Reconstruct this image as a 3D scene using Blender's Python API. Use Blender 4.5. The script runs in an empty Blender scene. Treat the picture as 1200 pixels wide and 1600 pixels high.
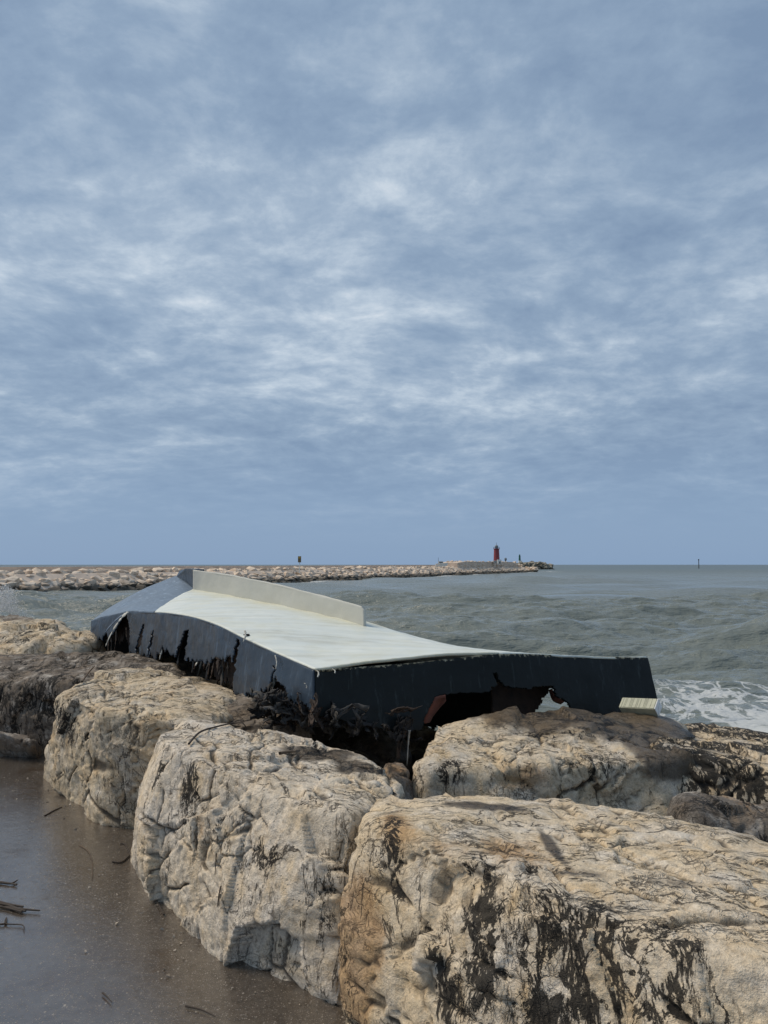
import bpy, bmesh, math, random
import numpy as np
from mathutils import Vector, Matrix
R = math.radians
V = Vector
random.seed(7)
scene = bpy.context.scene
COL = scene.collection

# ------------------------------------------------------------------ camera, sky, sun, exposure
EYE = 1.6
FPX = 1180.0                       # focal length in pixels of the 1200x1600 photograph
TH = math.atan(82.0 / FPX)
cam = bpy.data.cameras.new('camera')
cam.sensor_fit = 'VERTICAL'; cam.sensor_height = 36.0
cam.lens = FPX / 1600.0 * 36.0
cam.clip_start = 0.05; cam.clip_end = 30000
camo = bpy.data.objects.new('camera', cam); COL.objects.link(camo)
camo.location = (0, 0, EYE); camo.rotation_euler = (R(90) + TH, 0, 0)
scene.camera = camo

SUN_DIR = Vector((-0.62, 0.10, 0.80)).normalized()
sun = bpy.data.lights.new('sun', 'SUN'); sun.energy = 1.5; sun.angle = R(28); sun.color = (1.0, 0.86, 0.68)
suno = bpy.data.objects.new('sun', sun); COL.objects.link(suno)
suno.rotation_euler = SUN_DIR.to_track_quat('Z', 'Y').to_euler()
scene.view_settings.view_transform = 'Standard'; scene.view_settings.look = 'None'
scene.view_settings.gamma = 1.0; scene.view_settings.use_curve_mapping = False
scene.view_settings.exposure = 0.85

# ------------------------------------------------------------------ node helpers
class NT:
    def __init__(s, tree):
        s.t = tree; s.t.nodes.clear()
    def n(s, typ, ins=None, **kw):
        nd = s.t.nodes.new(typ)
        for k, v in kw.items():
            setattr(nd, k, v)
        if ins:
            for k, v in ins.items():
                s.set(nd, k, v)
        return nd
    def set(s, nd, k, v):
        sock = nd.inputs[k]
        if isinstance(v, bpy.types.NodeSocket): s.t.links.new(v, sock)
        elif isinstance(v, bpy.types.Node): s.t.links.new(v.outputs[0], sock)
        else:
            if sock.type == 'RGBA' and hasattr(v, '__len__') and len(v) == 3: v = (*v, 1)
            sock.default_value = v
    def math(s, op, a, b=0.0, c=0.0, clamp=False):
        nd = s.n('ShaderNodeMath', operation=op, use_clamp=clamp)
        s.set(nd, 0, a); s.set(nd, 1, b); s.set(nd, 2, c)
        return nd.outputs[0]
    def mix(s, f, a, b, blend='MIX'):
        nd = s.n('ShaderNodeMix', data_type='RGBA', blend_type=blend)
        for i, v in ((0, f), (6, a), (7, b)):
            s.set(nd, i, v)
        return nd.outputs[2]
    def noise(s, vec, scale, detail=5, rough=0.55, dist=0.0, dim='3D'):
        nd = s.n('ShaderNodeTexNoise', noise_dimensions=dim)
        s.set(nd, 'Vector', vec); nd.inputs['Scale'].default_value = scale
        nd.inputs['Detail'].default_value = detail; nd.inputs['Roughness'].default_value = rough
        nd.inputs['Distortion'].default_value = dist
        return nd.outputs[0]
    def voro(s, vec, scale, feature='F1', out=0, rnd=1.0):
        nd = s.n('ShaderNodeTexVoronoi', feature=feature)
        s.set(nd, 'Vector', vec); nd.inputs['Scale'].default_value = scale
        nd.inputs['Randomness'].default_value = rnd
        return nd.outputs[out]
    def step(s, v, a, b):
        nd = s.n('ShaderNodeMapRange', interpolation_type='SMOOTHSTEP')
        s.set(nd, 0, v); nd.inputs[1].default_value = a; nd.inputs[2].default_value = b
        return nd.outputs[0]
    def lin(s, v, a, b, c, d):
        nd = s.n('ShaderNodeMapRange'); s.set(nd, 0, v)
        for i, x in enumerate((a, b, c, d)): nd.inputs[i + 1].default_value = x
        return nd.outputs[0]
    def scale(s, vec, sc, rot=(0, 0, 0)):
        nd = s.n('ShaderNodeMapping'); s.set(nd, 'Vector', vec)
        nd.inputs['Scale'].default_value = sc; nd.inputs['Rotation'].default_value = rot
        return nd.outputs[0]
    def attr(s, name):
        return s.n('ShaderNodeAttribute', attribute_name=name).outputs['Fac']
    def bump(s, h, strength, dist, normal=None):
        nd = s.n('ShaderNodeBump'); s.set(nd, 'Height', h)
        nd.inputs['Strength'].default_value = strength; nd.inputs['Distance'].default_value = dist
        if normal is not None: s.set(nd, 'Normal', normal)
        return nd.outputs[0]
    def ramp(s, f, stops):
        nd = s.n('ShaderNodeValToRGB'); s.set(nd, 0, f)
        e = nd.color_ramp.elements
        while len(e) < len(stops): e.new(0.5)
        for el, (p, c) in zip(e, stops):
            el.position = p; el.color = (*c, 1)
        return nd.outputs[0]

def mat(name, build):
    m = bpy.data.materials.new(name); m.use_nodes = True
    t = NT(m.node_tree)
    t.pos = t.n('ShaderNodeNewGeometry').outputs['Position']
    t.obj = t.n('ShaderNodeTexCoord').outputs['Object']
    bsdf = t.n('ShaderNodeBsdfPrincipled'); out = t.n('ShaderNodeOutputMaterial')
    t.t.links.new(bsdf.outputs[0], out.inputs[0])
    for k, v in build(t).items(): t.set(bsdf, k, v)
    return m

def plain(name, c, rough=0.6, var=0.25, sc=6.0, metal=0.0):
    def b(t):
        n = t.noise(t.obj, sc, 6, 0.6)
        f = t.lin(n, 0.3, 0.7, 1 - var, 1 + var)
        return {'Base Color': t.mix(1.0, c, t.n('ShaderNodeCombineColor', {0: f, 1: f, 2: f}).outputs[0], 'MULTIPLY'),
                'Roughness': t.lin(n, 0.3, 0.7, max(rough - .12, .03), min(rough + .12, 1)), 'Metallic': metal,
                'Normal': t.bump(t.noise(t.obj, sc * 8, 4), 0.15, 0.01)}
    return mat(name, b)

# ------------------------------------------------------------------ world: clear sky seen through a broken deck of cloud
world = bpy.data.worlds.new('World'); scene.world = world; world.use_nodes = True
W = NT(world.node_tree)
d = W.n('ShaderNodeTexCoord').outputs['Generated']
sep = W.n('ShaderNodeSeparateXYZ'); W.set(sep, 0, d)
X, Y, Z = sep.outputs
zz = W.math('MAXIMUM', Z, 0.0)
den = W.math('ADD', zz, 0.25)
u = W.math('DIVIDE', X, den); v = W.math('DIVIDE', Y, den)
uv = W.n('ShaderNodeCombineXYZ', {0: u, 1: v, 2: 4.37}).outputs[0]
warp = W.n('ShaderNodeTexNoise'); W.set(warp, 'Vector', uv); warp.inputs['Scale'].default_value = 1.1; warp.inputs['Detail'].default_value = 3
wv = W.n('ShaderNodeVectorMath', operation='MULTIPLY_ADD'); W.set(wv, 0, warp.outputs['Color']); wv.inputs[1].default_value = (0.28, 0.28, 0.28); W.set(wv, 2, uv)
uvw = wv.outputs[0]
big = W.noise(W.scale(uvw, (0.9, 1.0, 1), (0, 0, 0.5)), 0.85, 3, 0.45)
mid = W.noise(W.scale(uvw, (0.9, 1.1, 1), (0, 0, 0.25)), 4.2, 6, 0.55)
fin = W.noise(W.scale(uvw, (0.95, 1.1, 1)), 12.0, 7, 0.62)
tone = W.math('ADD', W.math('MULTIPLY', big, 0.80), W.math('ADD', W.math('MULTIPLY', mid, 0.62), W.math('MULTIPLY', fin, 0.46)))
tone = W.math('SUBTRACT', tone, W.math('MULTIPLY', W.step(Z, 0.36, 0.66), 0.13))
tone = W.lin(tone, 0.745, 1.19, 0.0, 1.0)
K = 0.59
ccol = W.ramp(tone, [(p_, tuple(x_ * K for x_ in c_)) for p_, c_ in [(0.0, (0.205, 0.292, 0.425)), (0.35, (0.270, 0.366, 0.497)), (0.58, (0.355, 0.45, 0.57)), (0.80, (0.49, 0.58, 0.68)), (1.0, (0.65, 0.715, 0.785))]])
haze_f = W.step(Z, 0.20, 0.02)
ccol = W.mix(haze_f, ccol, (0.232 * K, 0.340 * K, 0.505 * K))
sky = W.n('ShaderNodeTexSky', sky_type='NISHITA', sun_disc=False)
sky.sun_elevation = math.asin(SUN_DIR.z); sky.sun_rotation = math.atan2(SUN_DIR.x, SUN_DIR.y)
b1 = W.n('ShaderNodeBackground', {0: sky.outputs[0], 1: 0.05})
b2 = W.n('ShaderNodeBackground', {0: ccol, 1: 1.0})
ms = W.n('ShaderNodeMixShader', {0: 0.93, 1: b1.outputs[0], 2: b2.outputs[0]})
wo = W.n('ShaderNodeOutputWorld'); W.t.links.new(ms.outputs[0], wo.inputs[0])

# ------------------------------------------------------------------ geometry helpers
def ray(px, py):
    a = (px - 600) / FPX; b = -(py - 800) / FPX
    return Vector((a, math.cos(TH) - b * math.sin(TH), math.sin(TH) + b * math.cos(TH)))
def P(px, py, dist):                 # the point `dist` metres out along the pixel's sight line
    r = ray(px, py); k = dist / r.y
    return Vector((r.x * k, dist, EYE + r.z * k))
def PZ(px, py, z):                   # where the sight line meets height z
    r = ray(px, py); k = (z - EYE) / r.z
    return Vector((r.x * k, r.y * k, z))
def G(px, py): return PZ(px, py, 0.0)
def pix(p):                          # numpy (n,3) -> pixels
    p = np.asarray(p, float); q = p - np.array([0, 0, EYE])
    f = q[:, 1] * math.cos(TH) + q[:, 2] * math.sin(TH); up = -q[:, 1] * math.sin(TH) + q[:, 2] * math.cos(TH)
    return 600 + q[:, 0] / f * FPX, 800 - up / f * FPX

def link(o, parent=None, **props):
    COL.objects.link(o)
    if parent is not None:
        o.parent = parent; o.matrix_parent_inverse = Matrix.Identity(4)
        if o.type != 'EMPTY' or True:
            pass
    for k, v_ in props.items(): o[k] = v_
    return o
def mesh_np(name, v, f, m=None, smooth=True):
    me = bpy.data.meshes.new(name)
    v = np.asarray(v, np.float32); f = np.asarray(f, np.int32); k = f.shape[1]
    me.vertices.add(len(v)); me.vertices.foreach_set('co', v.ravel())
    me.loops.add(f.size); me.loops.foreach_set('vertex_index', f.ravel())
    me.polygons.add(len(f)); me.polygons.foreach_set('loop_start', np.arange(0, f.size, k, dtype=np.int32))
    me.polygons.foreach_set('use_smooth', np.full(len(f), smooth))
    me.update(calc_edges=True); me.validate()
    if m: me.materials.append(m)
    return me
def add_attr(me, name, a):
    at = me.attributes.new(name, 'FLOAT', 'POINT'); at.data.foreach_set('value', np.asarray(a, np.float32))
def empty(name, loc, label=None, cat=None, group=None):
    o = bpy.data.objects.new(name, None); COL.objects.link(o); o.location = loc; o.empty_display_size = .2
    tag(o, label, cat, group); return o
def tag(o, label=None, cat=None, group=None, kind=None):
    if label: o['label'] = label
    if cat: o['category'] = cat
    if group: o['group'] = group
    if kind: o['kind'] = kind
    return o
def part(name, me, parent, world=True):
    o = bpy.data.objects.new(name, me); COL.objects.link(o); o.parent = parent
    if world:                                  # mesh given in world coordinates: move it into the parent's frame
        me.transform(Matrix.Translation(-Vector(parent_loc(parent))))
    return o
def parent_loc(o):
    L = Vector(o.location)
    while o.parent is not None:
        o = o.parent; L = L + Vector(o.location)
    return L
def bm_mesh(name, bm, m=None, smooth=False):
    bmesh.ops.recalc_face_normals(bm, faces=bm.faces[:])
    me = bpy.data.meshes.new(name); bm.to_mesh(me); bm.free()
    if m: me.materials.append(m)
    if smooth:
        for p in me.polygons: p.use_smooth = True
    return me
def bm_box(bm, c, s, rz=0, bev=0.0):
    M = Matrix.Translation(c) @ Matrix.Rotation(rz, 4, 'Z') @ Matrix.Diagonal((*s, 1))
    r = bmesh.ops.create_cube(bm, size=1, matrix=M)
    if bev:
        es = list({e for v_ in r['verts'] for e in v_.link_edges})
        bmesh.ops.bevel(bm, geom=es, offset=bev, segments=2, affect='EDGES')
def bm_lathe(bm, prof, c, seg=16):
    rings = []
    for r_, z_ in prof:
        rings.append([bm.verts.new((c[0] + r_ * math.cos(2 * math.pi * i / seg), c[1] + r_ * math.sin(2 * math.pi * i / seg), c[2] + z_)) for i in range(seg)])
    for a, b in zip(rings, rings[1:]):
        for i in range(seg):
            bm.faces.new((a[i], a[(i + 1) % seg], b[(i + 1) % seg], b[i]))
    bm.faces.new(rings[0][::-1]); bm.faces.new(rings[-1])
def tube_arrays(pts, rad, seg=6):
    pts = [Vector(p) for p in pts]; n = len(pts); vs = []; fs = []
    for i, p in enumerate(pts):
        t = (pts[min(i + 1, n - 1)] - pts[max(i - 1, 0)]).normalized()
        a = t.cross(Vector((0, 0, 1)));
        if a.length < 1e-3: a = t.cross(Vector((1, 0, 0)))
        a.normalize(); b = t.cross(a)
        r_ = rad[i] if hasattr(rad, '__len__') else rad
        for k in range(seg):
            w = 2 * math.pi * k / seg
            vs.append(p + a * math.cos(w) * r_ + b * math.sin(w) * r_)
    for i in range(n - 1):
        for k in range(seg):
            fs.append((i * seg + k, i * seg + (k + 1) % seg, (i + 1) * seg + (k + 1) % seg, (i + 1) * seg + k))
    return vs, fs
def tube_mesh(name, pts, rad, m, seg=6):
    vs, fs = tube_arrays(pts, rad, seg); return mesh_np(name, [tuple(x) for x in vs], fs, m)
def smooth_path(pts, n=6):
    pts = [Vector(p) for p in pts]; out = []
    for i in range(len(pts) - 1):
        a, b, c, d_ = pts[max(i - 1, 0)], pts[i], pts[i + 1], pts[min(i + 2, len(pts) - 1)]
        for k in range(n):
            t = k / n
            out.append(0.5 * ((2 * b) + (c - a) * t + (2 * a - 5 * b + 4 * c - d_) * t * t + (3 * b - a - 3 * c + d_) * t ** 3))
    out.append(pts[-1]); return out
def resample(pts, n):
    pts = [Vector(p) for p in pts]
    L = [0]
    for a, b in zip(pts, pts[1:]): L.append(L[-1] + (b - a).length)
    out = []; j = 0
    for i in range(n):
        s = L[-1] * i / (n - 1)
        while j < len(pts) - 2 and L[j + 1] < s: j += 1
        k = (s - L[j]) / max(L[j + 1] - L[j], 1e-9)
        out.append(pts[j].lerp(pts[j + 1], min(max(k, 0), 1)))
    return out

# ------------------------------------------------------------------ numpy noise
_rng = np.random.RandomState(11)
_perm = np.tile(_rng.permutation(256), 3).astype(np.int32)
_grad = _rng.normal(size=(256, 3)).astype(np.float32); _grad /= np.linalg.norm(_grad, axis=1)[:, None]
_cellr = _rng.rand(256, 3).astype(np.float32)
def perlin(p):
    p = np.asarray(p, np.float32); i = np.floor(p).astype(np.int32); f = p - i; i &= 255
    w = f * f * f * (f * (f * 6 - 15) + 10); res = 0
    for dx in (0, 1):
        wx = w[:, 0] if dx else 1 - w[:, 0]
        a = _perm[(i[:, 0] + dx) & 255]
        for dy in (0, 1):
            wy = wx * (w[:, 1] if dy else 1 - w[:, 1])
            b = _perm[a + ((i[:, 1] + dy) & 255)]
            for dz in (0, 1):
                g = _grad[_perm[b + ((i[:, 2] + dz) & 255)]]
                res = res + wy * (w[:, 2] if dz else 1 - w[:, 2]) * (g[:, 0] * (f[:, 0] - dx) + g[:, 1] * (f[:, 1] - dy) + g[:, 2] * (f[:, 2] - dz))
    return res
def fbm(p, sc, oct=4, gain=0.5, lac=2.03, off=0.0):
    p = np.asarray(p, np.float32) * sc + off; a = 1.0; r = 0
    for _ in range(oct):
        r = r + a * perlin(p); p = p * lac + 17.3; a *= gain
    return r
def ridged(p, sc, oct=4, off=0.0):
    p = np.asarray(p, np.float32) * sc + off; a = 1.0; r = 0
    for _ in range(oct):
        r = r + a * (1 - np.abs(perlin(p)) * 2.2); p = p * 2.07 + 9.1; a *= 0.5
    return r / 2
def worley(p, sc, off=0.0):
    p = np.asarray(p, np.float32) * sc + off; i = np.floor(p).astype(np.int32)
    n = len(p); f1 = np.full(n, 9, np.float32); f2 = np.full(n, 9, np.float32); cid = np.zeros(n, np.int32); cc = np.zeros((n, 3), np.float32)
    for dx in (-1, 0, 1):
        for dy in (-1, 0, 1):
            for dz in (-1, 0, 1):
                c = i + np.array([dx, dy, dz], np.int32)
                h = _perm[_perm[_perm[c[:, 0] & 255] + (c[:, 1] & 255)] + (c[:, 2] & 255)]
                q = c + _cellr[h]; dd = np.linalg.norm(p - q, axis=1)
                closer = dd < f1
                f2 = np.where(closer, f1, np.minimum(f2, dd))
                cid = np.where(closer, h, cid); cc[closer] = q[closer]
                f1 = np.where(closer, dd, f1)
    return f1, f2, cid, (p - cc) / sc
def sstep(x, a, b):
    t = np.clip((x - a) / (b - a), 0, 1); return t * t * (3 - 2 * t)
def vnormals(v, f):
    fn = np.cross(v[f[:, 1]] - v[f[:, 0]], v[f[:, 2]] - v[f[:, 0]])
    n = np.zeros_like(v)
    for k in range(3):
        for a in range(3): n[:, a] += np.bincount(f[:, k], fn[:, a], len(v))
    return n / np.maximum(np.linalg.norm(n, axis=1)[:, None], 1e-12)
_ico = {}
def ico(level):
    if level not in _ico:
        bm = bmesh.new(); bmesh.ops.create_icosphere(bm, subdivisions=min(level, 5), radius=1)
        v = np.array([x.co[:] for x in bm.verts], np.float32); f = np.array([[y.index for y in x.verts] for x in bm.faces], np.int64); bm.free()
        for _ in range(max(level - 5, 0)):
            e = np.sort(np.concatenate([f[:, [0, 1]], f[:, [1, 2]], f[:, [2, 0]]]), axis=1)
            key = e[:, 0] * len(v) + e[:, 1]; uq, inv = np.unique(key, return_inverse=True); inv = inv.ravel()
            m_ = v[uq // len(v)] + v[uq % len(v)]; m_ /= np.linalg.norm(m_, axis=1)[:, None]
            k = len(f); ab, bc, ca = inv[:k] + len(v), inv[k:2 * k] + len(v), inv[2 * k:] + len(v)
            f = np.concatenate([np.stack(x, 1) for x in ((f[:, 0], ab, ca), (f[:, 1], bc, ab), (f[:, 2], ca, bc), (ab, bc, ca))])
            v = np.concatenate([v, m_])
        _ico[level] = (v.astype(np.float32), f)
    return _ico[level]
def hull_planes(pts):
    bm = bmesh.new()
    for p in pts: bm.verts.new(p)
    bmesh.ops.convex_hull(bm, input=bm.verts[:]); bm.normal_update()
    c = np.mean(np.array([v_.co[:] for v_ in bm.verts if v_.link_faces]), axis=0)
    N = []; D = []
    for f in bm.faces:
        if f.calc_area() < 1e-6: continue
        n = np.array(f.normal[:]); dd = n @ (np.array(f.verts[0].co[:]) - c)
        if dd < 0: n, dd = -n, -dd
        N.append(n); D.append(max(dd, 0.02))
    bm.free(); return c, np.array(N, np.float32), np.array(D, np.float32)

# ------------------------------------------------------------------ limestone
def rock_mat(name, cols, dark=0.0, grain=1.0, wet=0.0):
    """cols: cream, grey, tan ; attributes stain / ochre / crack / wet come from the mesh."""
    def b(t):
        p = t.obj
        n1 = t.noise(p, 2.2, 6, 0.6, 0.4); n2 = t.noise(p, 7.0, 8, 0.65, 0.3); n3 = t.noise(p, 34, 6, 0.7); n4 = t.noise(p, 130, 4, 0.7)
        c = t.mix(t.step(n1, 0.38, 0.62), cols[0], cols[1])
        c = t.mix(t.step(n2, 0.47, 0.68), c, cols[2])
        c = t.mix(t.math('MULTIPLY', t.step(n2, 0.50, 0.30), 0.55), c, (0.76, 0.72, 0.655))
        oc = t.math('ADD', t.attr('ochre'), t.math('MULTIPLY', t.math('SUBTRACT', t.noise(p, 11, 8, 0.72, 0.6), 0.5), 1.5))
        c = t.mix(t.math('MULTIPLY', t.step(oc, 0.30, 1.0), 0.72), c, t.mix(t.noise(p, 19, 8, .7), (0.33, 0.16, 0.060), (0.50, 0.34, 0.165)))
        # mottling, pits and fine veins
        c = t.mix(1.0, c, t.ramp(n3, [(0.28, (0.62, 0.59, 0.55)), (0.5, (1.0, 1.0, .99)), (0.72, (1.2, 1.19, 1.16))]), 'MULTIPLY')
        c = t.mix(1.0, c, t.ramp(n4, [(0.3, (0.72, 0.71, 0.70)), (0.55, (1, 1, 1)), (0.75, (1.14, 1.13, 1.12))]), 'MULTIPLY')
        wv = t.n('ShaderNodeVectorMath', operation='MULTIPLY_ADD')
        t.set(wv, 0, t.n('ShaderNodeTexNoise', {'Vector': p, 'Scale': 5.0, 'Detail': 5.0}).outputs['Color']); wv.inputs[1].default_value = (.4, .4, .4); t.set(wv, 2, p)
        vn = t.voro(wv.outputs[0], 9.0, 'DISTANCE_TO_EDGE'); vn2 = t.voro(wv.outputs[0], 24.0, 'DISTANCE_TO_EDGE')
        gate = t.step(t.noise(p, 4.0, 4, 0.6), 0.50, 0.66)
        vein = t.math('MULTIPLY', t.step(vn, 0.03, 0.0), t.step(t.noise(p, 4.1, 5), 0.53, 0.62))
        vein2 = t.math('MULTIPLY', t.step(vn2, 0.05, 0.0), gate)
        pits = t.math('MULTIPLY', t.step(t.voro(p, 46, 'F1'), 0.26, 0.1), t.step(t.noise(p, 6.5, 3), 0.52, 0.64))
        nz = t.n('ShaderNodeSeparateXYZ'); t.set(nz, 0, t.n('ShaderNodeNewGeometry').outputs['Normal'])
        topm = t.step(nz.outputs[2], 0.45, 0.8)
        pt = t.scale(p, (0.8, 2.6, 1.2), (0, 0, R(14))); ps = t.scale(p, (2.6, 1.6, 0.75), (R(8), R(14), 0))
        def fiss(vec, sc_, w_, g0, g1, gs):
            q_ = t.math('ABSOLUTE', t.math('SUBTRACT', t.noise(vec, sc_, 8, .62, .5), .5))
            return t.math('MULTIPLY', t.step(q_, w_, w_ * .25), t.step(t.noise(p, gs, 4, .6), g0, g1))
        ft = t.math('MAXIMUM', fiss(pt, 1.7, .008, .36, .46, 2.2), fiss(pt, 4.6, .012, .44, .54, 3.4))
        fs_ = t.math('MAXIMUM', fiss(ps, 1.5, .008, .42, .50, 2.0), fiss(ps, 3.6, .012, .50, .58, 3.0))
        fis = t.math('ADD', t.math('MULTIPLY', ft, topm), t.math('MULTIPLY', fs_, t.math('SUBTRACT', 1.0, topm)))
        ck = t.math('MAXIMUM', t.math('MAXIMUM', fis, t.step(t.attr('crack'), 0.35, 0.9)), t.math('MAXIMUM', t.math('MULTIPLY', vein, .8), t.math('MAXIMUM', t.math('MULTIPLY', vein2, .6), t.math('MULTIPLY', pits, .55))))
        sa = t.math('MINIMUM', t.attr('stain'), 0.82)
        pv = t.scale(p, (2.0, 1.5, 0.9), (R(6), R(12), 0))
        def net(sc_, w_):
            q_ = t.math('ABSOLUTE', t.math('SUBTRACT', t.noise(pv, sc_, 10, .66, .6), .5))
            return t.math('DIVIDE', t.math('SUBTRACT', t.math('MULTIPLY', sa, w_), q_), .014)
        body = t.math('ADD', t.math('MULTIPLY', sa, 0.9), t.math('MULTIPLY', t.math('SUBTRACT', t.noise(pv, 9, 12, .78, .8), .5), 4.2))
        stm = t.math('MAXIMUM', t.math('MAXIMUM', net(2.8, .050), net(7.0, .066)), t.math('SUBTRACT', t.math('MULTIPLY', body, 1.5), 1.95))
        stm = t.math('MULTIPLY', t.math('MINIMUM', t.math('MAXIMUM', stm, 0.0), 1.0), t.step(sa, .06, .22))
        blk = t.mix(n3, (0.005, 0.005, 0.005), (0.018, 0.0165, 0.0145))
        c = t.mix(t.math('MULTIPLY', ck, 0.84), c, (0.035, 0.028, 0.022))
        c = t.mix(t.math('MULTIPLY', stm, 0.94), c, blk)
        w = t.math('ADD', t.attr('wet'), t.math('MULTIPLY', t.math('SUBTRACT', t.noise(p, 5, 6, 0.65), 0.5), 1.2))
        wm = t.step(w, 0.25, 0.75)
        wmul = t.mix(wm, (1, 1, 1), (0.20, 0.185, 0.17))
        c = t.mix(1.0, c, wmul, 'MULTIPLY')
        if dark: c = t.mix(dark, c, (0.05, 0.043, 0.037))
        h = t.math('ADD', t.math('MULTIPLY', n2, 0.9), t.math('ADD', t.math('MULTIPLY', n3, 0.55), t.math('MULTIPLY', n4, 0.22)))
        h = t.math('SUBTRACT', h, t.math('MULTIPLY', ck, 0.6))
        rough = t.math('SUBTRACT', 0.86, t.math('MULTIPLY', wm, 0.52))
        return {'Base Color': c, 'Roughness': rough, 'Normal': t.bump(h, 0.75 * grain, 0.03), 'Specular IOR Level': 0.35}
    return mat(name, b)

M_ROCK_A = rock_mat('limestone_ochre', ((0.71, 0.59, 0.42), (0.67, 0.585, 0.465), (0.65, 0.505, 0.32)))
M_ROCK_B = rock_mat('limestone_pale', ((0.73, 0.635, 0.50), (0.69, 0.62, 0.525), (0.69, 0.56, 0.39)))
M_ROCK_C = rock_mat('limestone_tan', ((0.66, 0.55, 0.39), (0.60, 0.52, 0.405), (0.585, 0.45, 0.29)))
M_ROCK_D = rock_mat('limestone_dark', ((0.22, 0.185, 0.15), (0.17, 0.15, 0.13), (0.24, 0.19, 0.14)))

def blobs(v, lst):
    a = np.zeros(len(v), np.float32)
    for b in lst:
        c, rad, amt = b[0], b[1], b[2]
        rad = np.array(rad if hasattr(rad, '__len__') else (rad,) * 3, float)
        dd = np.linalg.norm((v - np.array(c[:], float)) / rad, axis=1)
        a += amt * 1.35 * np.clip(1.2 - dd, 0, 1)
    return a
ROCKS = {}
def rock(name, label, pts, m, seed, level=6, p=11.0, lump=0.05, facet=0.10, fsc=3.2, crack=0.022, csc=3.0, aniso=None,
         stain=(), ochre=(), wet=(), stain_all=0.0, wet_all=0.0, group=None, streak=False, topflat=0.0):
    pts = [V(x_) for x_ in pts]
    pts += [V((x_.x, x_.y, x_.z - .2)) for x_ in pts if abs(x_.z) < .02]      # bedded into the ground
    c, N, D = hull_planes(pts)
    dirs, f = ico(level)
    tc_ = np.array([0, 0, 1.3]) - c; tc_ = tc_ / np.linalg.norm(tc_)      # finer mesh on the side that faces the promenade
    dirs = dirs + 0.45 * tc_.astype(np.float32); dirs = dirs / np.linalg.norm(dirs, axis=1)[:, None]
    q = np.maximum(dirs @ N.T, 0) / D
    p = p * 2.4
    r = 1.012 / np.power(np.sum(q ** p, axis=1), 1.0 / p)
    v = (c + dirs * r[:, None]).astype(np.float32)
    off = seed * 13.7
    n = vnormals(v, f)
    v = v + n * (fbm(v, 1.7, 3, off=off) * lump)[:, None]
    n = vnormals(v, f)
    wv = v + np.stack([fbm(v, 6.0, 5, .6, off=off + k) for k in (3, 31, 57)], 1) * 0.022
    amp = (1 - topflat * sstep(n[:, 2], 0.55, 0.9))
    f1, f2, cid, rel = worley(wv, fsc * .8, off)
    h = np.sum(_grad[cid] * rel, 1) * facet * 2.2 + (_cellr[cid, 0] - 0.5) * facet * 0.2
    Bq, _ = np.linalg.qr(np.random.RandomState(seed).normal(size=(3, 3)) + 1.5 * np.eye(3))
    brk = np.zeros(len(v), np.float32)
    for kk, (sp_, am_) in enumerate(((0.38, 1.15), (0.17, .38), (0.08, .2))):
        q3 = (wv @ Bq.T.astype(np.float32)) / np.array([sp_, sp_ * 1.5, sp_ * .8], np.float32) + off + np.stack([fbm(wv, 1.0 / sp_ * .45, 2, off=off + 70 + k + kk * 9) for k in (0, 5, 11)], 1) * .32
        ci = np.floor(q3).astype(np.int32); hh = _perm[_perm[_perm[ci[:, 0] & 255] + (ci[:, 1] & 255)] + (ci[:, 2] & 255)]
        fr = q3 - ci - .5
        on = sstep(fbm(v, 1.6, 3, off=off + 80 + kk), -.15, .2)
        h += on * am_ * ((_cellr[hh, 0] - .5) * .024 + np.sum(_grad[hh] * fr, 1) * .024) * (facet / .08)
        ed = np.min(.5 - np.abs(fr), axis=1)
        if kk < 2: brk = np.maximum(brk, (1 - sstep(ed, 0.0, .045 if kk == 0 else .06)) * sstep(fbm(v, 2.2, 3, off=off + 90 + kk), .10, .30))
    v2 = v + n * (h * amp)[:, None]
    v2 = v2 + n * ((ridged(v, 4.0, 6, off) - .5) * 0.011 + fbm(v, 18, 5, .62, off=off) * 0.0075)[:, None]
    wa = wv if aniso is None else (wv @ np.array(aniso, np.float32).T)
    k1, k2, kid, _ = worley(wa, csc, off + 2)
    ck = (1 - sstep(k2 - k1, 0.0, 0.07)) * sstep(fbm(v, 1.9, 3, off=off + 20), -0.10, 0.10)
    k1, k2, kid, _ = worley(wa, csc * 2.3, off + 6)
    ck2 = (1 - sstep(k2 - k1, 0.0, 0.09)) * sstep(fbm(v, 2.4, 3, off=off + 44), 0.08, 0.26)
    ckk = np.maximum(np.maximum(ck, 0.75 * ck2), .9 * brk)
    v2 = v2 - n * (ckk * crack)[:, None]
    # black growth, ochre and wet patches
    sv = v * np.array([1, 1, 0.28], np.float32)
    st = blobs(v, stain) + stain_all
    if streak is not None: st = st + (fbm(sv, 7, 4, .6, off=off + 9)) * np.where(st > 0.02, 1.0, 0.25)
    oc = blobs(v, ochre) + fbm(v, 1.3, 3, off=off + 60) * 0.45 - 0.1
    we = blobs(v, wet) + wet_all
    loc = Vector(c); loc.z = float(min(x[2] for x in pts))
    me = mesh_np(name, v2 - np.array(loc[:], np.float32), f, m)
    add_attr(me, 'stain', st + ckk * 0.35 * (st > .1)); add_attr(me, 'ochre', oc); add_attr(me, 'crack', ckk); add_attr(me, 'wet', we)
    o = bpy.data.objects.new(name, me); COL.objects.link(o); o.location = loc
    tag(o, label, 'boulder', group)
    ROCKS[label] = (v2, f)
    return o
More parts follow.
